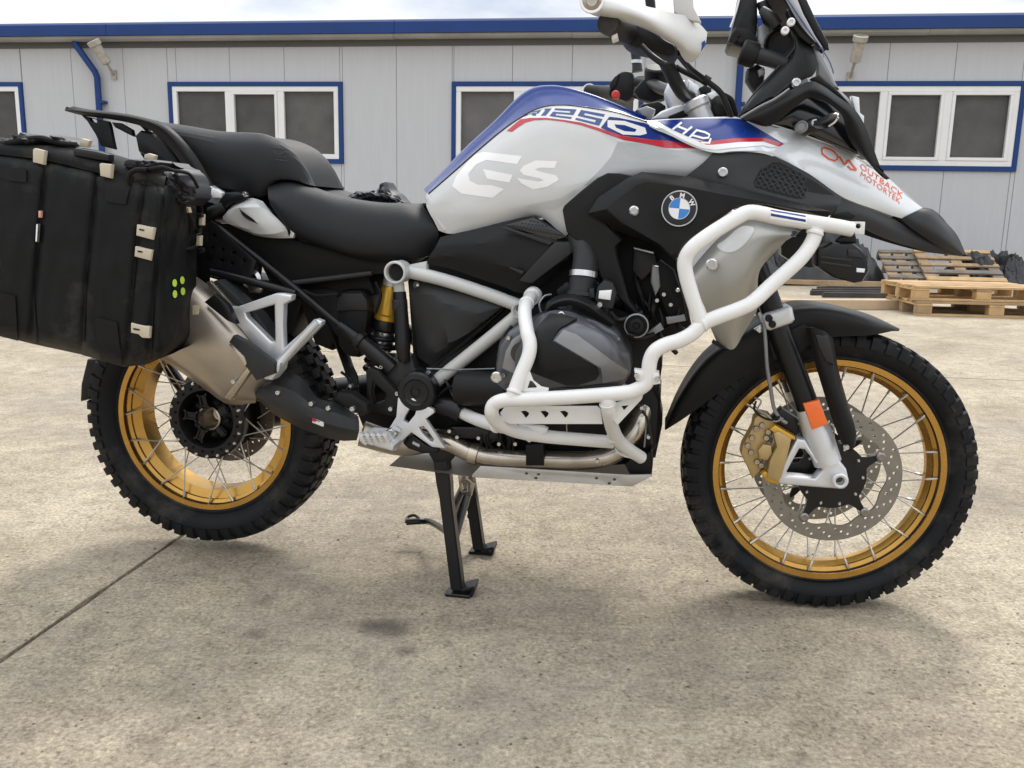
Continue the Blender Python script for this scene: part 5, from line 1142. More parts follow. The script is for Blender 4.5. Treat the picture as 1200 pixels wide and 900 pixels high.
for r_ in range(7):
    for c_ in range(10):
        cx = 884 + c_ * 7.4 + (r_ % 2) * 3.7 + r_ * 1.0; cy = 191 + r_ * 6.2 + c_ * 1.9
        inside = (cx > 884 + max(0, (213 - cy)) * 1.0 - 2) and cy < 217 + (cx - 884) * .30 and cy > 189 + max(0, cx - 914) * .62 and cx < 944
        if inside: hexs.append((cx, cy))
for cx, cy in hexs:
    o_ = [(cx + 3.9 * math.cos(a * 1.0472 + .5236), cy + 3.7 * math.sin(a * 1.0472 + .5236)) for a in range(6)]
    i_ = [(cx + 2.9 * math.cos(a * 1.0472 + .5236), cy + 2.75 * math.sin(a * 1.0472 + .5236)) for a in range(6)]
    ov = [vb.verts.new((p[0], p[1], 0)) for p in o_]; iv = [vb.verts.new((p[0], p[1], 0)) for p in i_]
    for k in range(6): vb.faces.new((ov[k], ov[(k + 1) % 6], iv[(k + 1) % 6], iv[k]))
tag(decal('honeycomb', [], [up], m_plas2, up, off=0.0030, cell=50, bm2=vb), kind='stuff')
bolt(847, 202, .222, .010, bike)
# roundel panel and the blade behind it
plate('fairing_blade', [(659, 246), (661, 241), (682, 223), (700, 208.5), (712, 202.5), (726, 203), (740, 205.5), (738, 212), (710, 232), (700, 250), (712, 264), (728, 282), (721, 289), (723, 302), (737, 352), (752, 372), (744, 368), (728, 352), (706, 330), (694, 300), (678, 284), (664, 272), (662, 262)], .232, .05, m_plas, bike, bev=.012, seg=3, mirror=True)
rp_out = [(688.5, 250), (690, 243), (701, 231), (736, 208), (750, 201.6), (768, 200.8), (808, 207), (850, 217), (900, 228.5), (940, 240), (976, 248), (966, 254), (948, 248), (900, 239), (880, 238.5), (863, 243), (830, 266), (803, 288), (797, 302), (789, 303), (776, 291), (722, 270)]
RP = [((688.5, 250), (711, 245)), ((701, 231), (717, 239)), ((736, 208), (744, 217)), ((752, 201.3), (757, 212.5)), ((808, 207), (800, 218.5)), ((850, 217), (848, 228)), ((900, 228.5), (888, 235)), ((976, 248), (945, 246.5)), ((966, 254), (944, 247.5)), ((900, 239), (888, 236.8)), ((863, 243), (858, 240.5)), ((830, 266), (828, 262)), ((803, 288), (800, 284)), ((797, 302), (793, 298)), ((789, 303), (786, 299)), ((776, 291), (774, 286)), ((722, 270), (730, 262))]
def ring_panel(name, pairs, so_, si_, th, m, par, mirror=True):
    res = None
    for sg_ in ((1, -1) if mirror else (1,)):
        bm = bmesh.new(); O_ = [L(o[0], o[1], so_) for o, i in pairs]; I_ = [L(i[0], i[1], si_) for o, i in pairs]
        ov = [bm.verts.new((p.x, p.y * sg_, p.z)) for p in O_]; iv = [bm.verts.new((p.x, p.y * sg_, p.z)) for p in I_]; bv_ = [bm.verts.new((p.x, (p.y + th) * sg_, p.z)) for p in O_]
        n_ = len(pairs)
        for k in range(n_):
            q_ = (k + 1) % n_; bm.faces.new((ov[k], ov[q_], iv[q_], iv[k])); bm.faces.new((bv_[k], bv_[q_], ov[q_], ov[k]))
        bm.faces.new(iv); bm.faces.new(bv_)
        rim_ = [e for e in bm.edges if e.verts[0] in ov and e.verts[1] in ov] + [e for e in bm.edges if e.verts[0] in iv and e.verts[1] in iv]
        bmesh.ops.bevel(bm, geom=rim_, offset=.0035, segments=3, affect='EDGES', clamp_overlap=True)
        o_ = finish(bm, name, m, par, 40); res = res or o_
    return res
pan = ring_panel('side_fairing', RP, .240, .264, .05, m_plas, bike)
lathe('panel_screw', [(.010, -.01), (.010, .002), (.007, .005), (.003, .005), (.0025, .002), (0, .002)], L(743, 247, .264), m_chrome, pan, n=18)
# roundel
bc = L(796, 244.5, .268)
bd_ = empty('badge', par=bike)
lathe('badge_disc', [(.0345, -.01), (.0345, .003), (.0320, .005), (0, .005)], bc, m_blk, bd_, n=56)
lathe('badge_rim', [(.0345, .002), (.0352, .004), (.0345, .0062), (.0332, .0062), (.0325, .0048)], bc, m_alu, bd_, n=56, closed=True)
lathe('badge_inner_rim', [(.0198, .005), (.0210, .0058), (.0205, .0063), (.0196, .0058)], bc, m_alu, bd_, n=48, closed=True)
for q in range(4):
    bm = bmesh.new(); v0 = bm.verts.new((0, 0, 0)); a0 = q * math.pi / 2 + R(-4)
    arc = [bm.verts.new((.0197 * math.cos(a0 + k * math.pi / 28), 0, .0197 * math.sin(a0 + k * math.pi / 28))) for k in range(15)]
    f_ = bm.faces.new([v0] + arc); r_ = bmesh.ops.extrude_face_region(bm, geom=[f_], use_keep_orig=True)
    for g_ in r_['geom']:
        if isinstance(g_, bmesh.types.BMVert): g_.co.y -= .0008
    for v in bm.verts: v.co += bc + Vector((0, -.0052, 0))
    finish(bm, 'badge_quarter', (m_letter, m_bblue)[q % 2], bd_)
def badge_letter(ch, ang):
    tb = text_bm(ch, (-.32, -.36), (1, 0), (0, 1), bold=.03); sc_l = .0128
    for v in tb.verts:
        u, q_ = v.co.x * sc_l, v.co.y * sc_l + .0262; c_, s_ = math.cos(ang), math.sin(ang)
        v.co = bc + Vector((u * c_ - q_ * s_, -.0056, u * s_ + q_ * c_))
    me = bpy.data.meshes.new('badge_letter'); tb.to_mesh(me); tb.free(); link('badge_letter', me, m_letter, bd_)
badge_letter('B', R(36)); badge_letter('M', R(-8)); badge_letter('W', R(-58))
# air-box side cover under the tank
ab = surf('air_box_cover', [
    [(516, 278, .150), (540, 272, .158), (562, 268, .164), (594, 260, .17), (624, 254.5, .172), (645, 264, .178), (664, 277, .182), (673, 282, .185)],
    [(510, 290, .158), (540, 285, .172), (566, 284, .184), (596, 278, .192), (622, 276, .196), (640, 283, .200), (656, 291, .203), (670, 296, .20)],
    [(502, 302, .158), (530, 300, .172), (560, 303, .186), (588, 310, .196), (606, 316, .20), (618, 320, .203), (636, 318, .205), (664, 304, .20)],
    [(500, 309, .150), (528, 315, .160), (560, 326, .170), (590, 336, .178), (607, 343, .182), (622, 342, .182), (634, 334, .182), (668, 306, .18)]], m_plas, bike, nu=40, sub=4, smooth_rows=False, th=.006, mirror=True, angle=18)
onb = lambda n_, o_, m_, f_=.003: decal(n_, [o_], [ab], m_, ab, off=f_)
bpy_plate = plate('air_box_plate', [(608, 329), (646, 287.5), (650, 284), (669, 283), (671, 296), (624, 331.5), (616, 331)], .213, .012, m_plas2, bike, bev=.003)
plate('vent_strip', [(586, 267), (592, 266), (648, 284), (644, 288)], .210, .012, m_plas2, bike, bev=.003)
vent = plate('vent_mesh', [(592, 264), (625, 255), (664, 277.5), (650, 282)], .195, .006, m_blk, bike, bev=.001)
vb = bmesh.new()
for r_ in range(6):
    for c_ in range(16):
        cx = 598 + c_ * 4.0 + (r_ % 2) * 2.0; cy = 256 + r_ * 3.8 + c_ * .55
        if cy < 265 + (cx - 595) * .27 - .5 and cy > 257 + max(0, cx - 625) * .55 + max(0, 625 - cx) * .28 and 595 < cx < 657:
            vv_ = [vb.verts.new((cx + 1.25 * math.cos(k), cy + 1.0 * math.sin(k), 0)) for k in (0, 1.05, 2.09, 3.14, 4.19, 5.24)]; vb.faces.new(vv_)
tag(decal('mesh_holes', [], [vent], m_plas2, vent, off=0.0005, cell=60, bm2=vb), kind='stuff')
plate('cover_rib', [(596, 314), (598, 313), (614, 318), (612, 322)], .212, .008, m_plas2, bike, bev=.002)
plate('tank_tail', [(497, 231), (500, 226), (516, 246), (528, 262), (527, 266), (520, 272), (513, 262)], .135, .02, m_white, bike, bev=.004)

# ------------------------------------------------------------------ beak
surf('beak_tip', [
    [(1081, 243.5, .034), (1094, 246, .03), (1110, 262, .024), (1122, 276, .018), (1131, 296, .012)],
    [(1074, 247, .052), (1088, 252, .055), (1104, 266, .05), (1116, 280, .04), (1131, 298, .014)],
    [(1064, 252, .058), (1078, 262, .066), (1096, 274, .064), (1110, 285, .052), (1129, 298.5, .02)],
    [(1056, 256.5, .052), (1066, 266, .058), (1086, 280, .056), (1104, 291, .044), (1127, 299, .018)]], m_plas2, bike, nu=24, sub=6, th=.004, mirror=True)
surf('beak_tip_deck', [[(1081, 243.5, .036), (1094, 246, .03), (1110, 262, .024), (1131, 296, .012)], [(1081, 243.5, -.036), (1094, 246, -.03), (1110, 262, -.024), (1131, 296, -.012)]], m_plas, bike, nu=14, smooth_rows=False, sub=4, th=.003)
surf('beak_underside', [
    [(986, 232, .10), (1010, 242, .085), (1040, 253, .06), (1066, 268, .05), (1096, 287, .045), (1126, 299, .018)],
    [(980, 246, .12), (1004, 250, .10), (1034, 262, .08), (1062, 276, .06), (1092, 292, .045), (1125, 299.5, .016)],
    [(974, 256, .13), (1000, 262, .10), (1030, 276, .08), (1060, 287, .06), (1092, 296, .04), (1124, 300, .014)]], m_plas2, bike, nu=30, th=.004, mirror=True)
plate('beak_rib', [(976, 252), (996, 248), (1004, 252), (998, 258), (976, 256)], .13, .03, m_plas, bike, bev=.004)

# ------------------------------------------------------------------ cockpit
frame = surf('headlight_frame', [
    [(868, 138, .17), (887, 127.5, .175), (923, 107.5, .18), (948, 95.5, .18), (962, 99, .175), (982, 113, .16), (1000, 126.5, .145), (1012, 144, .13), (1023, 172, .115), (1033, 198, .10), (1043, 209, .09)],
    [(874, 141, .18), (894, 135, .188), (928, 117, .195), (948, 106, .196), (964, 110, .19), (980, 121, .175), (995, 134, .16), (1004, 152, .145), (1012, 176, .13), (1022, 194, .115), (1034, 205, .10)],
    [(884, 145, .17), (903, 147.5, .172), (930, 127, .178), (947, 115, .18), (960, 117, .176), (973, 122.5, .164), (987, 136, .15), (992, 156, .135), (1000, 171, .12), (1011, 184, .105), (1028, 200, .09)]], m_plas, bike, nu=48, sub=6, th=.008, mirror=True)
plate('headlight_housing', [(896, 146), (947, 112), (972, 119), (990, 135), (996, 158), (1008, 182), (990, 174), (953, 158), (921, 147)], .10, .20, m_blk, bike, bev=.004)
plate('switch_base', [(934, 152), (938, 146), (948, 139), (958, 136), (966, 141), (962, 152), (946, 158)], .135, .03, m_satin, bike, bev=.008)
sig = surf('turn_signal', [[(952, 141, .20), (964, 137, .22), (974, 132.5, .235), (982, 132, .24)], [(953, 147, .21), (964, 145, .232), (976, 140, .25), (984, 136, .25)], [(956, 150, .20), (964, 151, .22), (973, 149, .235), (981, 142, .24)]], m_satin, bike, nu=18, th=.006)
decal('signal_lens', [stroke([(976, 132.6), (982, 133.2), (982.5, 137), (978, 143), (971, 148)], 1.0)], [sig], m_letter, sig, cell=3)
lathe('knob', [(.012, -.02), (.012, .004), (.009, .006), (.008, .003), (0, .003)], L(939.5, 148.5, .15), m_engl, bike, n=24); bolt(955, 143.5, .205, .007, bike)
shell = surf('instrument_shell', [
    [(923, 27, .10), (934, 36, .11), (942, 44, .12), (950, 52, .13), (956, 64, .14), (958, 75, .145)],
    [(930, 42, .12), (934, 50, .14), (938, 58, .15), (942, 66, .158), (948, 76, .16), (955, 85, .155)],
    [(930, 62, .12), (926, 72, .145), (928, 80, .158), (932, 88, .165), (940, 92, .166), (948, 91, .16)],
    [(913, 79, .12), (905, 92, .145), (904, 104, .16), (908, 110, .166), (920, 106, .168), (930, 94, .165)],
    [(884, 111, .12), (880, 116, .145), (878, 122, .16), (882, 127, .165), (893, 122.5, .168), (917, 107, .166)],
    [(866, 135, .14), (867, 135.5, .15), (868, 136, .158), (870, 135, .16), (876, 131, .162), (886, 127, .164)]], m_plas, bike, nu=22, sub=5, th=.005, mirror=True)
tube('shell_edge', [(866, 136, .15), (884, 110, .13), (912, 79, .125), (929, 60, .125), (932, 50, .12), (929, 40, .115), (923, 27, .10)], .003, m_plas2, bike, n=8)
bolt(933, 97, .175, .009, bike)
tube('trim_line', [(868, 138, .176), (890, 125, .182), (908, 116, .186), (925, 104, .186)], .0022, m_engl, bike, n=6)
plate('side_wing', [(948, 53), (956, 56), (964, 64), (980, 98), (984, 104), (975, 102), (958, 88), (958, 75)], .13, .02, m_engl, bike, bev=.004, mirror=True)
plate('wing_lower', [(950, 92), (958, 88), (978, 102), (986, 110), (996, 122), (982, 112), (962, 99)], .15, .02, m_plas, bike, bev=.004, mirror=True)
# screen, held by dark arms
surf('windscreen', [[(905, -30, .14), (921, 0, .15), (932, 20, .155), (945, 38, .15), (962, 55, .14)], [(912, -32, .10), (928, -2, .11), (940, 18, .115), (952, 36, .11), (966, 56, .10)], [(918, -34, 0), (936, -3, 0), (948, 18, 0), (958, 36, 0), (970, 57, 0)], ], m_screen, bike, nu=20, th=.004, mirror=True)
plate('screen_arm', [(922, 12), (926, 8), (938, 26), (952, 44), (956, 50), (948, 52), (936, 42), (928, 30)], .145, .03, m_satin, bike, bev=.004)
plate('screen_deflector', [(934, -6), (944, -4), (958, 26), (971, 50), (972, 58), (967, 57), (956, 40), (942, 14)], .175, .012, m_satin, bike, bev=.003)
tube('screen_edge_glint', [(916, -12, .16), (926, 4, .165), (938, 22, .165), (952, 42, .16), (962, 56, .155), (972, 72, .15), (977, 86, .145)], .0012, m_navy, bike, n=6)  # highlight along the screen edge, drawn as a thin coloured tube
for q in ((927, 26), (920, 36)): bolt(q[0], q[1], .16, .008, bike, m=m_letter)
surf('headlight_lens', [[(980, 102, .09), (992, 113, .085), (1001, 124, .08), (1007, 138, .07), (1012, 152, .065)], [(982, 106, .0), (994, 115, .0), (1003, 126, .0), (1009, 138, .0), (1013, 152, .0)]], m_lamp, bike, nu=14, smooth_rows=False, th=.004, mirror=True)
plate('lamp_visor', [(998, 112), (1007, 114), (1008, 132), (1013, 136), (1012, 150), (1004, 136)], .10, .02, m_lamp, bike, bev=.002)
# instrument display seen edge on and its arms
plate('display', [(868, -14), (864, 8), (858, 32), (853, 48), (856, 53), (874, 57), (886, 48), (888, 24), (887, -14)], .06, .12, m_satin, bike, bev=.005)
tube('display_edge', [(869, -12, .065), (863, 12, .065), (856, 32, .065)], .0022, m_letter, bike, n=6)
plate('display_socket', [(853, 48), (857, 38), (862, 31), (880, 32), (889, 46), (880, 58), (862, 53)], .075, .02, m_plas, bike, bev=.006)
for q in ((864, 40), (868, 47), (861, 46)): lathe('display_screw', [(.006, -.004), (.006, .004), (0, .004)], L(q[0], q[1], .078), m_dark, bike, n=10)
plate('phone_arm', [(888, 2), (898, -2), (908, 16), (918, 34), (910, 38), (896, 24)], .08, .03, m_satin, bike, bev=.006)
tube('arm_rod', [(893, 12, .09), (903, 20, .1), (911, 30, .1)], [.009, .012, .012], m_plas2, bike)
plate('mirror_glass', [(887, 33), (897, 27), (904, 41), (893, 58), (888, 46)], .03, .006, m_alu, bike, bev=.001)
lathe('meter_cup', [(.034, .0), (.034, .012), (.030, .014), (.026, .004), (.012, -.004), (0, -.004)], L(916, 52, .09), m_plas, bike, axis=(-.35, -1, -.1), n=36)
tube('steering_stem', [(878, 63, .10), (892, 66, .105), (906, 70, .11), (922, 76, .115)], .0165, m_plas2, bike, n=20)
lathe('stem_knob', [(.012, -.015), (.024, -.012), (.026, .0), (.026, .018), (.022, .022), (0, .022)], L(880, 64, .10), m_plas, bike, axis=L(874, 61, .10) - L(892, 67, .10), n=24)
plate('cable_guide', [(876, 80), (888, 74), (897, 80), (896, 96), (886, 108), (880, 100), (875, 92)], .08, .05, m_plas, bike, bev=.01)
plate('key_switch', [(888, 82), (895, 78), (897, 86), (890, 90)], .095, .02, m_engl, bike, bev=.003)
# handlebar: near side
tube('handlebar', [(755, 32, .38), (772, 56, .30), (783, 78, .22), (793, 98, .15), (801, 110, .09), (812, 116, .0)], .0145, m_plas, bike, n=20)
grip = plate('switch_housing', [(722, 28), (730, 24), (748, 27), (766, 37), (780, 46), (792, 52), (794, 62), (786, 67), (772, 64), (758, 58), (742, 56), (728, 46)], .40, .08, m_plas, bike, bev=.012, ch=1)
tube('grip', [(735, 38, .40), (722, 32, .46), (712, 27, .50)], .019, m_rub, bike)
plate('bar_weight', [(715, 33), (718, 26), (722, 26), (724, 44), (717, 47)], .49, .03, m_letter, bike, bev=.003)
tube('brake_lever_blade', [(752, 54, .42), (762, 64, .43), (774, 73, .44), (780, 76, .44)], .0055, m_satin, bike)
plate('lever_clamp', [(768, 44), (782, 42), (794, 52), (794, 64), (784, 66), (772, 58)], .36, .05, m_satin, bike, bev=.006)
lathe('fluid_screw', [(.006, -.004), (.006, .004), (0, .004)], L(781, 61, .364), m_chrome, bike, n=10)
hg = surf('handguard', [
    [(683, -4, .47), (694, -12, .48), (716, -12, .49), (742, -2, .49), (757, 7, .48), (770, 10, .46), (792, 16, .42), (808, 19, .39), (820, 28, .37), (829, 38, .36)],
    [(682.5, 4, .50), (694, 2, .515), (716, 6, .52), (742, 14, .52), (762, 22, .505), (778, 28, .48), (798, 36, .44), (812, 42, .41), (822, 48, .385), (827, 50, .37)],
    [(685, 10, .495), (696, 13, .51), (716, 17, .515), (740, 23, .51), (758, 30, .50), (776, 39, .48), (796, 50, .44), (806, 58, .42), (816, 62, .395), (822, 62, .38)],
    [(689, 15, .47), (698, 19, .485), (716, 22.5, .49), (738, 27.5, .485), (754, 33, .47), (774, 43, .45), (792, 54, .42), (799, 66, .40), (805, 73, .38), (812, 73, .37)]], m_guard, bike, nu=44, sub=6, th=.006)
plate('wind_deflector', [(788, -16), (812, -16), (813, 8), (822, 26), (810, 24), (800, 20), (790, 14)], .40, .012, m_guard, bike, bev=.003)
lathe('bar_end_bolt', [(.016, -.01), (.016, .004), (.012, .007), (.009, .004), (0, .003)], L(694, 1, .515), m_steel, hg, n=24)
lathe('bolt_ring', [(.016, .0), (.021, .002), (.020, .006), (.016, .005)], L(694, 1, .515), m_letter, hg, n=28, closed=True)
tube('mirror_stem', [(763, 14, .36), (762, 2, .36), (760, -12, .36)], .009, m_satin, bike)
plate('guard_tip', [(820, 52), (826, 47), (827, 52), (822, 60)], .385, .004, m_blue, bike, bev=0)
# cables
tube('cable', [(794, 62, .34), (803, 74, .28), (813, 84, .22), (828, 95, .18), (844, 108, .16), (852, 124, .15), (857, 138, .14)], .0058, m_satin, bike, n=10)
tube('cable', [(792, 78, .20), (800, 83, .20), (814, 90, .19), (826, 96, .18)], .0055, m_dark, bike, n=10)
tube('cable', [(846, 112, .12), (856, 118, .11), (860, 130, .10), (862, 140, .09)], .0075, m_plas, bike, n=10)
lathe('cable_tie', [(.007, -.006), (.010, -.006), (.010, .008), (.007, .008)], L(827, 94, .18), m_dark, bike, axis=(1, 0, -.6), n=14)
plate('cable_cover', [(832, 116), (842, 110), (852, 118), (858, 138), (838, 138), (834, 128)], .07, .05, m_satin, bike, bev=.008)
# clamps
plate('top_clamp', [(762, 140), (775, 130), (790, 124), (812, 120), (813, 116), (820, 115), (834, 118), (836, 126), (824, 134), (810, 138), (788, 140)], .06, .12, m_alu, bike, bev=.008, seg=3)
plate('bar_riser', [(778, 108), (783, 96), (792, 90), (803, 94), (806, 104), (812, 108), (816, 116), (806, 124), (790, 130), (783, 122)], .05, .10, m_alu, bike, bev=.008, seg=3)
plate('bar_riser_cap', [(806, 92), (818, 100), (822, 108), (836, 108), (838, 114), (822, 118), (812, 116), (806, 106)], .04, .08, m_alu, bike, bev=.006)
lathe('fork_cap', [(.024, -.04), (.024, .0), (.028, .004), (.028, .018), (.022, .022), (0, .022)], L(818, 128, .085), m_alu, bike, axis=L(808, 104, .085) - L(818, 128, .085), n=30)
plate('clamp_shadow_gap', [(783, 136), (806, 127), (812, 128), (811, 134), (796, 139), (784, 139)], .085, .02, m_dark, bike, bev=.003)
plate('switch_block', [(819, 103), (826, 99), (834, 103), (833, 109), (822, 110)], .06, .03, m_plas, bike, bev=.004)
plate('clamp_cap', [(828, 110), (838, 106), (840, 112), (834, 117)], .07, .02, m_letter, bike, bev=.003)
plate('dash_body', [(744, 130), (752, 122), (772, 118), (780, 124), (776, 134), (760, 141), (748, 138)], .0, .06, m_dark, bike, bev=.006)
plate('tank_collar', [(746, 128), (758, 124), (768, 128), (764, 141), (756, 141)], .05, .04, m_engl, bike, bev=.004)
# handlebar: far side
tube('handlebar', [(806, 112, .0), (790, 108, -.08), (774, 103, -.16), (760, 96, -.24), (748, 96, -.32)], .014, m_plas2, bike, n=18)
tube('grip', [(722, 108, -.36), (706, 108, -.43), (690, 107, -.48)], [.020, .017, .018], m_rub, bike)
lathe('grip_ring', [(.015, -.003), (.020, -.003), (.020, .003), (.015, .003)], L(690.5, 106.5, -.48), m_letter, bike, axis=(-.3, 1, 0), n=20, closed=True)
far = plate('switch_housing', [(716, 104), (718, 92), (726, 84), (734, 82), (742, 84), (745, 96), (744, 112), (736, 119), (726, 116), (717, 113)], -.33, .06, m_plas, bike, bev=.01, ch=1)
plate('switch_teeth', [(715, 108), (714, 98), (720, 90), (726, 86), (722, 100)], -.325, .03, m_dark, far, bev=.003)
lathe('red_button', [(.011, -.01), (.011, .004), (.007, .008), (0, .008)], L(721.5, 111, -.30), m_redp, far, n=18)
tube('mirror_stem', [(744, 58, -.33), (746, 72, -.33), (747, 84, -.33)], [.012, .012, .014], m_plas2, bike, n=16)
lathe('stem_ring', [(.012, -.004), (.0145, -.004), (.0145, .004), (.012, .004)], L(746, 72.5, -.33), m_alu, bike, axis=(0, 0, 1), n=20, closed=True)
lathe('fluid_reservoir', [(.0, -.03), (.026, -.028), (.030, -.01), (.030, .012), (.026, .016), (0, .018)], L(770, 86, -.22), m_plas, bike, axis=(0, -.5, 1), n=28)
plate('clutch_perch', [(742, 106), (752, 94), (764, 88), (776, 92), (783, 104), (778, 116), (764, 120), (748, 116)], -.22, .04, m_dark, bike, bev=.008)
tube('clutch_lever', [(742, 112, -.28), (758, 116, -.27), (772, 114, -.26), (781, 112, -.24)], .006, m_satin, bike)
# ------------------------------------------------------------------ seats and tail
surf('rider_seat', [
    [(322, 214, 0), (345, 214, 0), (372, 226, 0), (404, 236, 0), (443, 242, 0), (480, 242, 0), (498, 238, 0)],
    [(316, 211, .07), (337, 209, .08), (370, 220, .09), (404, 230.5, .095), (443, 237, .095), (476, 238, .085), (495, 239.5, .07)],
    [(314, 218, .125), (340, 220, .135), (372, 232, .140), (406, 243, .140), (444, 249, .138), (478, 248, .125), (502, 250, .10)],
    [(314, 228, .155), (342, 244, .163), (374, 262, .165), (408, 272, .165), (444, 275, .16), (480, 268, .148), (508, 262, .125)],
    [(316, 238, .158), (340, 266, .165), (376, 283, .166), (410, 294, .165), (444, 296, .160), (482, 290, .148), (514, 276, .125)],
    [(320, 246, .140), (343, 276, .145), (380, 291, .146), (412, 302, .145), (438, 306, .142), (482, 304, .132), (506, 299, .115)]], m_seat, bike, nu=50, sub=6, th=.006, mirror=True)
pil = surf('passenger_seat', [
    [(184, 144, 0), (222, 150, 0), (260, 157, 0), (302, 159, 0), (318, 162, 0), (340, 172, 0), (358, 194, 0), (370, 218, 0)],
    [(184, 141.5, .08), (222, 147, .09), (260, 153, .095), (302, 155, .10), (316, 158, .10), (337, 168.5, .10), (354, 188, .10), (370, 218, .095)],
    [(196, 148, .115), (230, 156, .125), (268, 164, .13), (300, 168, .132), (314, 172, .128), (328, 184, .125), (344, 204, .12), (362, 216.5, .11)],
    [(206, 158, .128), (236, 164, .138), (272, 180, .142), (300, 194, .142), (312, 198, .136), (320, 204, .13), (332, 210, .125), (348, 212, .115)],
    [(222, 178, .132), (246, 192, .140), (276, 206, .143), (298, 216, .143), (310, 216, .138), (317, 213, .13), (324, 210.5, .125), (336, 210, .115)],
    [(240, 212, .115), (258, 217, .125), (278, 224, .13), (294, 229, .13), (306, 231, .125), (314, 226, .12), (318, 216, .115), (320, 211, .11)]], m_seat, bike, nu=50, sub=4, th=.006, mirror=True, smooth_rows=False, angle=16, relax=4)
for pg in (stroke([(319, 173), (336, 175)], .7), stroke([(321, 178), (326, 182), (334, 178), (337, 180)], .8), stroke([(322, 187), (330, 188), (337, 189)], .7), stroke([(323, 184), (336, 184.5)], .5)):
    decal('seat_embossing', [pg], [pil], m_plas2, pil, off=.0012)
surf('grab_rail', [[(76, 130, .12), (100, 136, .125), (130, 140, .13), (160, 146, .135), (180, 155, .14), (198, 172, .145), (216, 196, .15), (232, 220, .15)],
                   [(77, 128, .135), (100, 131, .14), (130, 134, .145), (160, 139, .15), (186, 148, .158), (206, 166, .16), (224, 190, .162), (240, 217, .16)],
                   [(86, 124.5, .12), (104, 128, .125), (132, 131, .13), (162, 136, .135), (192, 145, .14), (212, 161, .145), (232, 186, .15), (250, 218, .15)]], m_plas, bike, nu=40, sub=4, th=.008, mirror=True)
surf('rack_top', [[(80, 127, .12), (120, 130, .125), (160, 136, .13), (186, 142, .135)], [(80, 127, -.12), (120, 130, -.125), (160, 136, -.13), (186, 142, -.135)]], m_plas2, bike, nu=20, smooth_rows=False, th=.006)
plate('rack_strut', [(95, 135), (116, 140), (126, 142), (128, 146), (132, 166), (134, 175), (118, 171), (112, 158), (102, 142)], .125, .012, m_plas, bike, bev=.003, mirror=True, holes=[[(104, 138), (114, 140.5), (115, 145), (107, 142.5)]])
plate('rack_strut', [(130, 143), (140, 144), (154, 152), (156, 160), (150, 157), (134, 149)], .125, .012, m_plas, bike, bev=.003, mirror=True)
plate('tail_body', [(156, 158), (162, 152), (178, 156), (192, 168), (208, 190), (226, 216), (206, 208), (190, 196), (172, 184), (160, 178)], .128, .25, m_plas, bike, bev=.02)
plate('tail_lower', [(160, 176), (206, 206), (244, 218), (300, 230), (318, 244), (344, 278), (300, 276), (260, 256), (240, 262), (228, 262), (200, 240)], .11, .22, m_dark, bike, bev=.01)
plate('rack_mount', [(229, 215), (246, 217), (258, 224), (262, 234), (257, 242), (248, 238), (231, 233)], .155, .02, m_alu, bike, bev=.004)
plate('mount_block', [(244, 222), (252, 221), (260, 226), (258, 232), (249, 232)], .165, .015, m_letter, bike, bev=.003)
plate('lock_bracket', [(258, 232), (264, 225), (278, 224), (290, 229), (283, 236), (270, 238), (262, 246), (256, 252), (250, 248)], .162, .04, m_satin, bike, bev=.006)
tube('rack_joint', [(240, 252, .17), (250, 248, .172), (262, 242, .165)], [.011, .014, .010], m_plas, bike)
bolt(287, 227.5, .165, .006, bike)
cov2 = surf('tail_side_cover', [
    [(274, 239, .140), (282, 235, .142), (292, 232, .143), (300, 233, .143), (308, 236, .142)],
    [(266, 248, .158), (281, 243, .175), (300, 240, .172), (308, 244, .168), (318, 249, .155)],
    [(260, 255, .160), (280, 250, .172), (300, 262, .178), (314, 262, .170), (329, 260, .156)],
    [(266, 261, .158), (278, 264, .166), (298, 273, .168), (320, 275, .164), (336, 268, .155)],
    [(276, 266, .145), (290, 272, .146), (300, 276, .147), (320, 279, .147), (339, 279, .145)]], m_frame, bike, nu=24, sub=3, smooth_rows=False, th=.004, mirror=True, angle=16)
plate('cover_clip', [(339, 264), (346, 271), (343, 279), (338, 279), (340, 273)], .16, .012, m_alu, bike, bev=.002)
surf('cover_groove', [[(280, 243, .178), (284, 252, .179), (292, 258, .179), (302, 262, .178)], [(282, 246, .178), (290, 252, .178), (297, 257, .178), (302, 262.5, .178)]], m_dark, bike, nu=12, smooth_rows=False, th=.002)

# ------------------------------------------------------------------ soft pannier
pb = L(100, 400, .35); 
bag = empty('pannier_bag', BIKE_M @ Matrix.Translation(pb)); OFF[bag.name] = pb
tag(bag, 'large black soft pannier with beige strap tabs hanging above the rear wheel', 'pannier')
def lin(a, b, t): return a + (b - a) * t
def interp(tab, x):
    for (x0, y0), (x1, y1) in zip(tab, tab[1:]):
        if x <= x1: return lin(y0, y1, max(0, min(1, (x - x0) / (x1 - x0))))
    return tab[-1][1]
TOP = [(-150, 150), (-60, 166), (0, 178), (54, 185), (116, 200), (160, 211), (190, 218), (214, 226), (232, 238)]
BOT = [(-150, 352), (-60, 379), (0, 393), (40, 403), (100, 416), (150, 430), (176, 427), (206, 414), (226, 399)]
seams = [-70, 45, 104, 158, 184]
NB = 150; NV = 44
bm = bmesh.new(); rows_ = []
xs_ = [-150 + 338 * i / NB for i in range(NB + 1)] + [191, 195, 200, 206, 212, 218, 224, 228, 230]
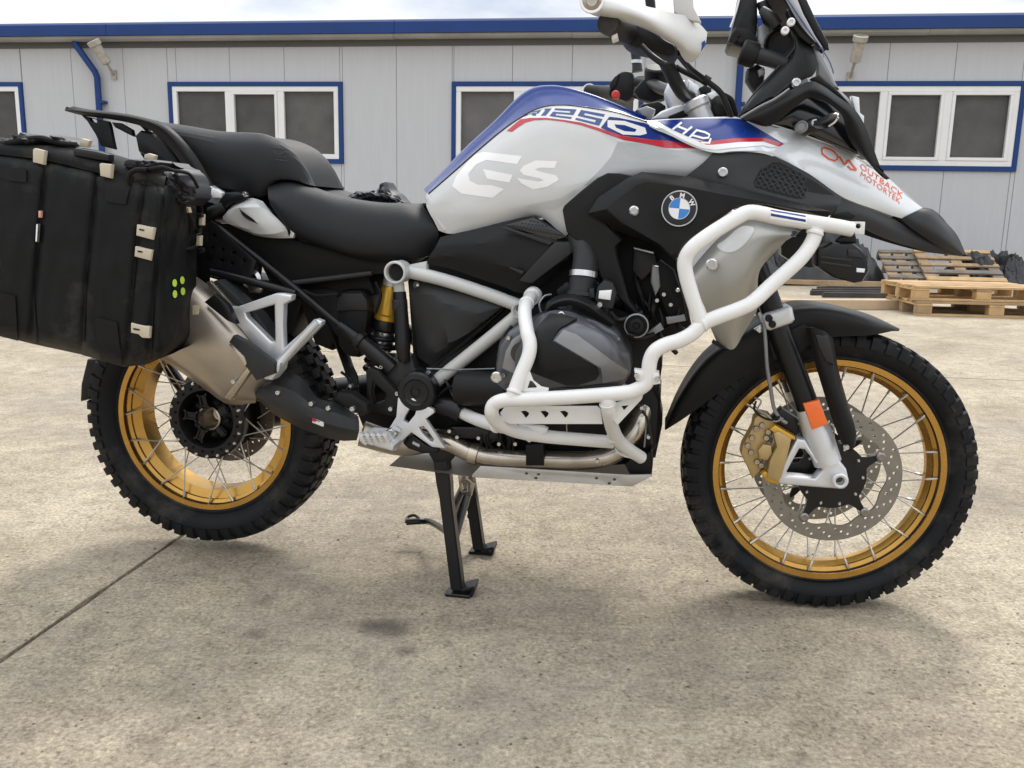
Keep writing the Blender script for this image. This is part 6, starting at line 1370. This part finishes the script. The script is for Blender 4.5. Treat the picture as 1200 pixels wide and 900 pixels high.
def bag_s(x, v):
    if x <= 190:
        s = .462; near_ = min(abs(x - q - (v - .5) * -14) for q in seams)
        s += .009 * (1 - math.exp(-(near_ / 4.0) ** 2)) - .006
        s += .016 * math.sin(math.pi * min(1, max(0, v))) ** .6 + .004 * mn.noise(Vector((x * .02, v * 3, 3.3))) + .002 * mn.noise(Vector((x * .08, v * 9, 1.3)))
    else:
        t = (x - 190) / 40; s = .468 - .21 * t ** 1.15 + .012 * mn.noise(Vector((x * .05, v * 5, 9)))
    edge = max(0, v - .93) / .07; s -= .05 * edge ** 2; edge = max(0, .06 - v) / .06; s -= .03 * edge ** 2
    return s
for x in xs_:
    tp, bt_ = interp(TOP, x), interp(BOT, x); row = []
    for j in range(NV + 1):
        v = j / NV; xx = x + (v - .5) * (-8 if x > 100 else -4) * (1 if x <= 190 else max(0, 1 - (x - 190) / 40))
        p = L(xx, tp + (bt_ - tp) * v, bag_s(x, v)); row.append(bm.verts.new(p))
    # under side and back of the bag
    e = row[-1].co; row.append(bm.verts.new((e.x, -.20, e.z + .02))); e2 = row[0].co; row.append(bm.verts.new((e.x, -.20, e2.z + .02))); 
    rows_.append(row)
m_ = len(rows_[0])
for A_, B2 in zip(rows_, rows_[1:]):
    for j in range(m_): bm.faces.new((A_[j], B2[j], B2[(j + 1) % m_], A_[(j + 1) % m_]))
bm.faces.new(rows_[0]); bm.faces.new(rows_[-1])
body = finish(bm, 'bag_body', m_fab, bag, 60)
roll = surf('bag_closure', [
    [(-150, 154, .455), (-60, 170, .455), (0, 181, .455), (54, 188, .455), (116, 203, .452), (160, 214, .448), (192, 222, .44)],
    [(-150, 140, .45), (-60, 156, .45), (0, 170, .45), (54, 177, .45), (116, 190, .445), (160, 201, .44), (194, 211, .43)],
    [(-150, 134, .41), (-60, 151, .41), (0, 163, .41), (40, 170, .41), (110, 178, .40), (160, 192, .395), (196, 203, .38)],
    [(-150, 138, .30), (-60, 154, .30), (0, 166, .30), (40, 172, .30), (110, 180, .30), (160, 192, .29), (198, 202, .28)],
    [(-150, 150, .20), (-60, 166, .20), (0, 176, .20), (40, 180, .20), (110, 190, .20), (160, 200, .20), (200, 212, .20)]], m_fab, bag, nu=40, sub=5, th=.004)
def crumple(name, pts, s, amp, seed, par, m, sx=1.0):
    """creased cloth lump over a measured outline"""
    c = [L(p[0], p[1], s) for p in pts]; cen = sum(c, Vector()) / len(c); ring = resample(c + [c[0]], 41)[:-1]
    bm = bmesh.new(); rs = []
    for k in range(12):
        f = 1 - k / 12; rr = []
        for q, p in enumerate(ring):
            d = p - cen; v = cen + d * (f ** .8); nz = mn.fractal(Vector((v.x * 34 + seed, v.z * 34, seed)), .8, 2.1, 4)
            v = v + Vector((0, -amp * (1 - f ** 2.2) - .026 * nz * (1 if k else .3) - .024 * abs(mn.noise(Vector((v.x * 70, v.z * 60, seed)))), .006 * nz)); rr.append(bm.verts.new(v))
        rs.append(rr)
    for A_, B2 in zip(rs, rs[1:]):
        for q in range(40): bm.faces.new((A_[q], A_[(q + 1) % 40], B2[(q + 1) % 40], B2[q]))
    bm.faces.new(rs[-1]); back = [bm.verts.new(v.co + Vector((0, .06, 0))) for v in rs[0]]
    for q in range(40): bm.faces.new((rs[0][q], back[q], back[(q + 1) % 40], rs[0][(q + 1) % 40]))
    bm.faces.new(back)
    return finish(bm, name, m, par, 28)
m_cloth = mat('creased_nylon', (0.020, 0.021, 0.026), 0.5, var=0.25, bump=0.3, bscale=500, dust=.05)
crumple('folded_corner', [(176, 199), (186, 190), (204, 190), (220, 199), (226, 206), (232, 222), (233, 232), (222, 242), (208, 238), (196, 226), (186, 214)], .385, .022, 2.2, bag, m_cloth)
crumple('strap_bundle', [(-20, 171), (4, 165), (24, 162), (34, 158), (52, 161), (60, 167), (48, 172), (30, 175), (8, 176)], .415, .03, 5.2, bag, m_cloth)
crumple('strap_bundle', [(58, 164), (64, 160), (84, 164), (92, 168), (82, 171), (66, 170)], .40, .02, 8.2, bag, m_cloth)
crumple('strap_bundle', [(158, 196), (160, 190), (176, 187), (190, 190), (186, 198), (170, 200)], .43, .02, 3.2, bag, m_cloth)
tube('strap', [(-10, 172, .44), (18, 166, .45), (46, 162, .44), (70, 168, .43), (90, 170, .42)], .006, m_fabd, bag, n=8)
tube('strap', [(160, 196, .45), (176, 198, .46), (190, 196, .455), (204, 200, .44), (222, 204, .42), (232, 220, .40)], .0035, m_fabd, bag, n=8)
tube('strap', [(150, 214, .468), (152, 204, .47), (160, 199, .468), (172, 199, .462)], .005, m_fabd, bag, n=8)
plate('buckle', [(84, 176), (88, 173), (112, 177), (127, 181), (127, 189), (112, 187), (86, 182)], .455, .018, m_satin, bag, bev=.004)
plate('buckle', [(145, 188), (150, 186), (166, 188), (168, 196), (150, 197), (144, 194)], .452, .018, m_satin, bag, bev=.004)
# webbing panels and tabs sewn on
def onbag(name, polys, m, off=.003, cell=6): return decal(name, polys, [body, roll], m, bag, off=off, cell=cell)
onbag('webbing_panel', [[(125, 200), (157, 206), (148, 240), (124, 236)]], m_fabd); onbag('webbing_panel', [[(-14, 196), (32, 198), (32, 214), (10, 212), (-14, 202)]], m_fabd)
onbag('webbing_panel', [[(112, 371), (138, 377), (144, 428), (118, 421)]], m_fabd); onbag('webbing_panel', [[(-10, 340), (19, 346), (22, 398), (-10, 390)]], m_fabd)
def seamline(pts, w_=1.0): onbag('seam', [stroke(pts, w_)], m_fabd, off=.0022)
seamline([(52, 190), (47, 240), (42, 290), (40, 340), (44, 402)]); seamline([(112, 205), (106, 270), (102, 330), (99, 400)], .8)
seamline([(170, 214), (163, 270), (158, 330), (152, 378)], .9); seamline([(188, 220), (184, 280), (181, 330), (178, 420)], 1.1)
seamline([(54, 185), (84, 192), (116, 200), (124, 203)], 1.0); seamline([(160, 212), (174, 211), (184, 216), (188, 224)], 1.0)
def tab_(pts, s, th=.010): return plate('strap_tab', pts, s, th, m_beige, bag, bev=.0025)
tab_([(38, 175), (40, 173.5), (52, 176.5), (50, 193), (38, 190)], .472); tab_([(116, 192), (118, 191), (130.5, 192.5), (129, 209), (117, 206)], .472)
tab_([(93, 164), (96, 162), (105, 164.5), (102, 173), (92, 171.5)], .40); tab_([(169, 181), (174, 179.5), (182, 182), (180, 189), (168, 186)], .40)
for pts in ([(160, 263), (180, 267), (178, 281), (159, 276)], [(158, 288.5), (178, 293), (176, 305.5), (157, 300.5)]):
    o = tab_(pts, .485); q = pts; plate('tab_slot', [(q[0][0] + 3, q[0][1] + 5.0), (q[0][0] + 8.5, q[0][1] + 6.0), (q[0][0] + 8.5, q[0][1] + 7.6), (q[0][0] + 3, q[0][1] + 6.6)], .4865, .004, m_dark, o, bev=0)
o = tab_([(153, 378.5), (165, 381), (175, 383), (174, 396.5), (166, 396), (162, 392), (153, 390)], .482); plate('tab_slot', [(156, 384.5), (163, 385.8), (163, 387.4), (156, 386.2)], .4835, .004, m_dark, o, bev=0)
for pts, s_ in (([(225, 358), (233, 357), (232, 369), (225, 369)], .30), ([(233, 252), (237.5, 251), (237, 264), (232.5, 264)], .30), ([(230, 276.5), (234.5, 276), (234, 288), (229.5, 288)], .30), ([(216.5, 242.5), (220, 243), (221.5, 249), (218.5, 249.5)], .33)):
    plate('strap_loop', pts, s_, .012, m_beige, bag, bev=.002)
for q, (x_, y_) in enumerate(((203, 331.5), (212, 328.2), (203.3, 344.5), (212.8, 341.2))):
    onbag('reflective_dot', [[(x_ + 2.7 * math.cos(a * .5236), y_ + 4.6 * math.sin(a * .5236)) for a in range(12)]], m_neon, off=.003, cell=8)
plate('zip_pull', [(44.8, 247), (47.8, 247), (47.4, 255), (44.8, 255)], .484, .006, mat('pink_label', (0.62, 0.33, 0.24), 0.5), bag, bev=.001)
tg = plate('brand_tag', [(42, 262), (47.5, 262), (46, 284), (41, 284)], .484, .004, m_blk, bag, bev=.001); plate('tag_print', [(42.6, 263), (44.2, 263), (43, 283), (41.6, 283)], .4848, .001, m_letter, tg, bev=0)
for k in range(7):
    x_, y_ = random.uniform(206, 234), random.uniform(248, 292)
    plate('strap_adjuster', [(x_, y_), (x_ + 6, y_ - 1), (x_ + 7, y_ + 4), (x_ + 1, y_ + 6)], .31, .01, m_satin, bag, bev=.002)
tube('strap', [(214, 240, .335), (222, 256, .31), (224, 272, .305), (218, 286, .32)], .005, m_fabd, bag, n=8)
tube('strap', [(232, 232, .28), (236, 250, .26), (234, 275, .26), (228, 290, .29), (216, 292, .33)], .005, m_fabd, bag, n=8)
# cloth lying beyond the seat
cb0 = L(438, 234, -.10)
cl = crumple('crumpled_cloth', [(404, 232), (410, 228), (424, 224), (440, 222), (448, 220), (451, 214), (455, 214), (458, 222), (466, 229), (474, 236), (470, 246), (436, 250), (408, 244)], -.07, .04, 6.1, None, m_cloth)
cl.matrix_world = BIKE_M; tag(cl, 'crumpled black cloth lying on the far side of the rider seat', 'cloth')
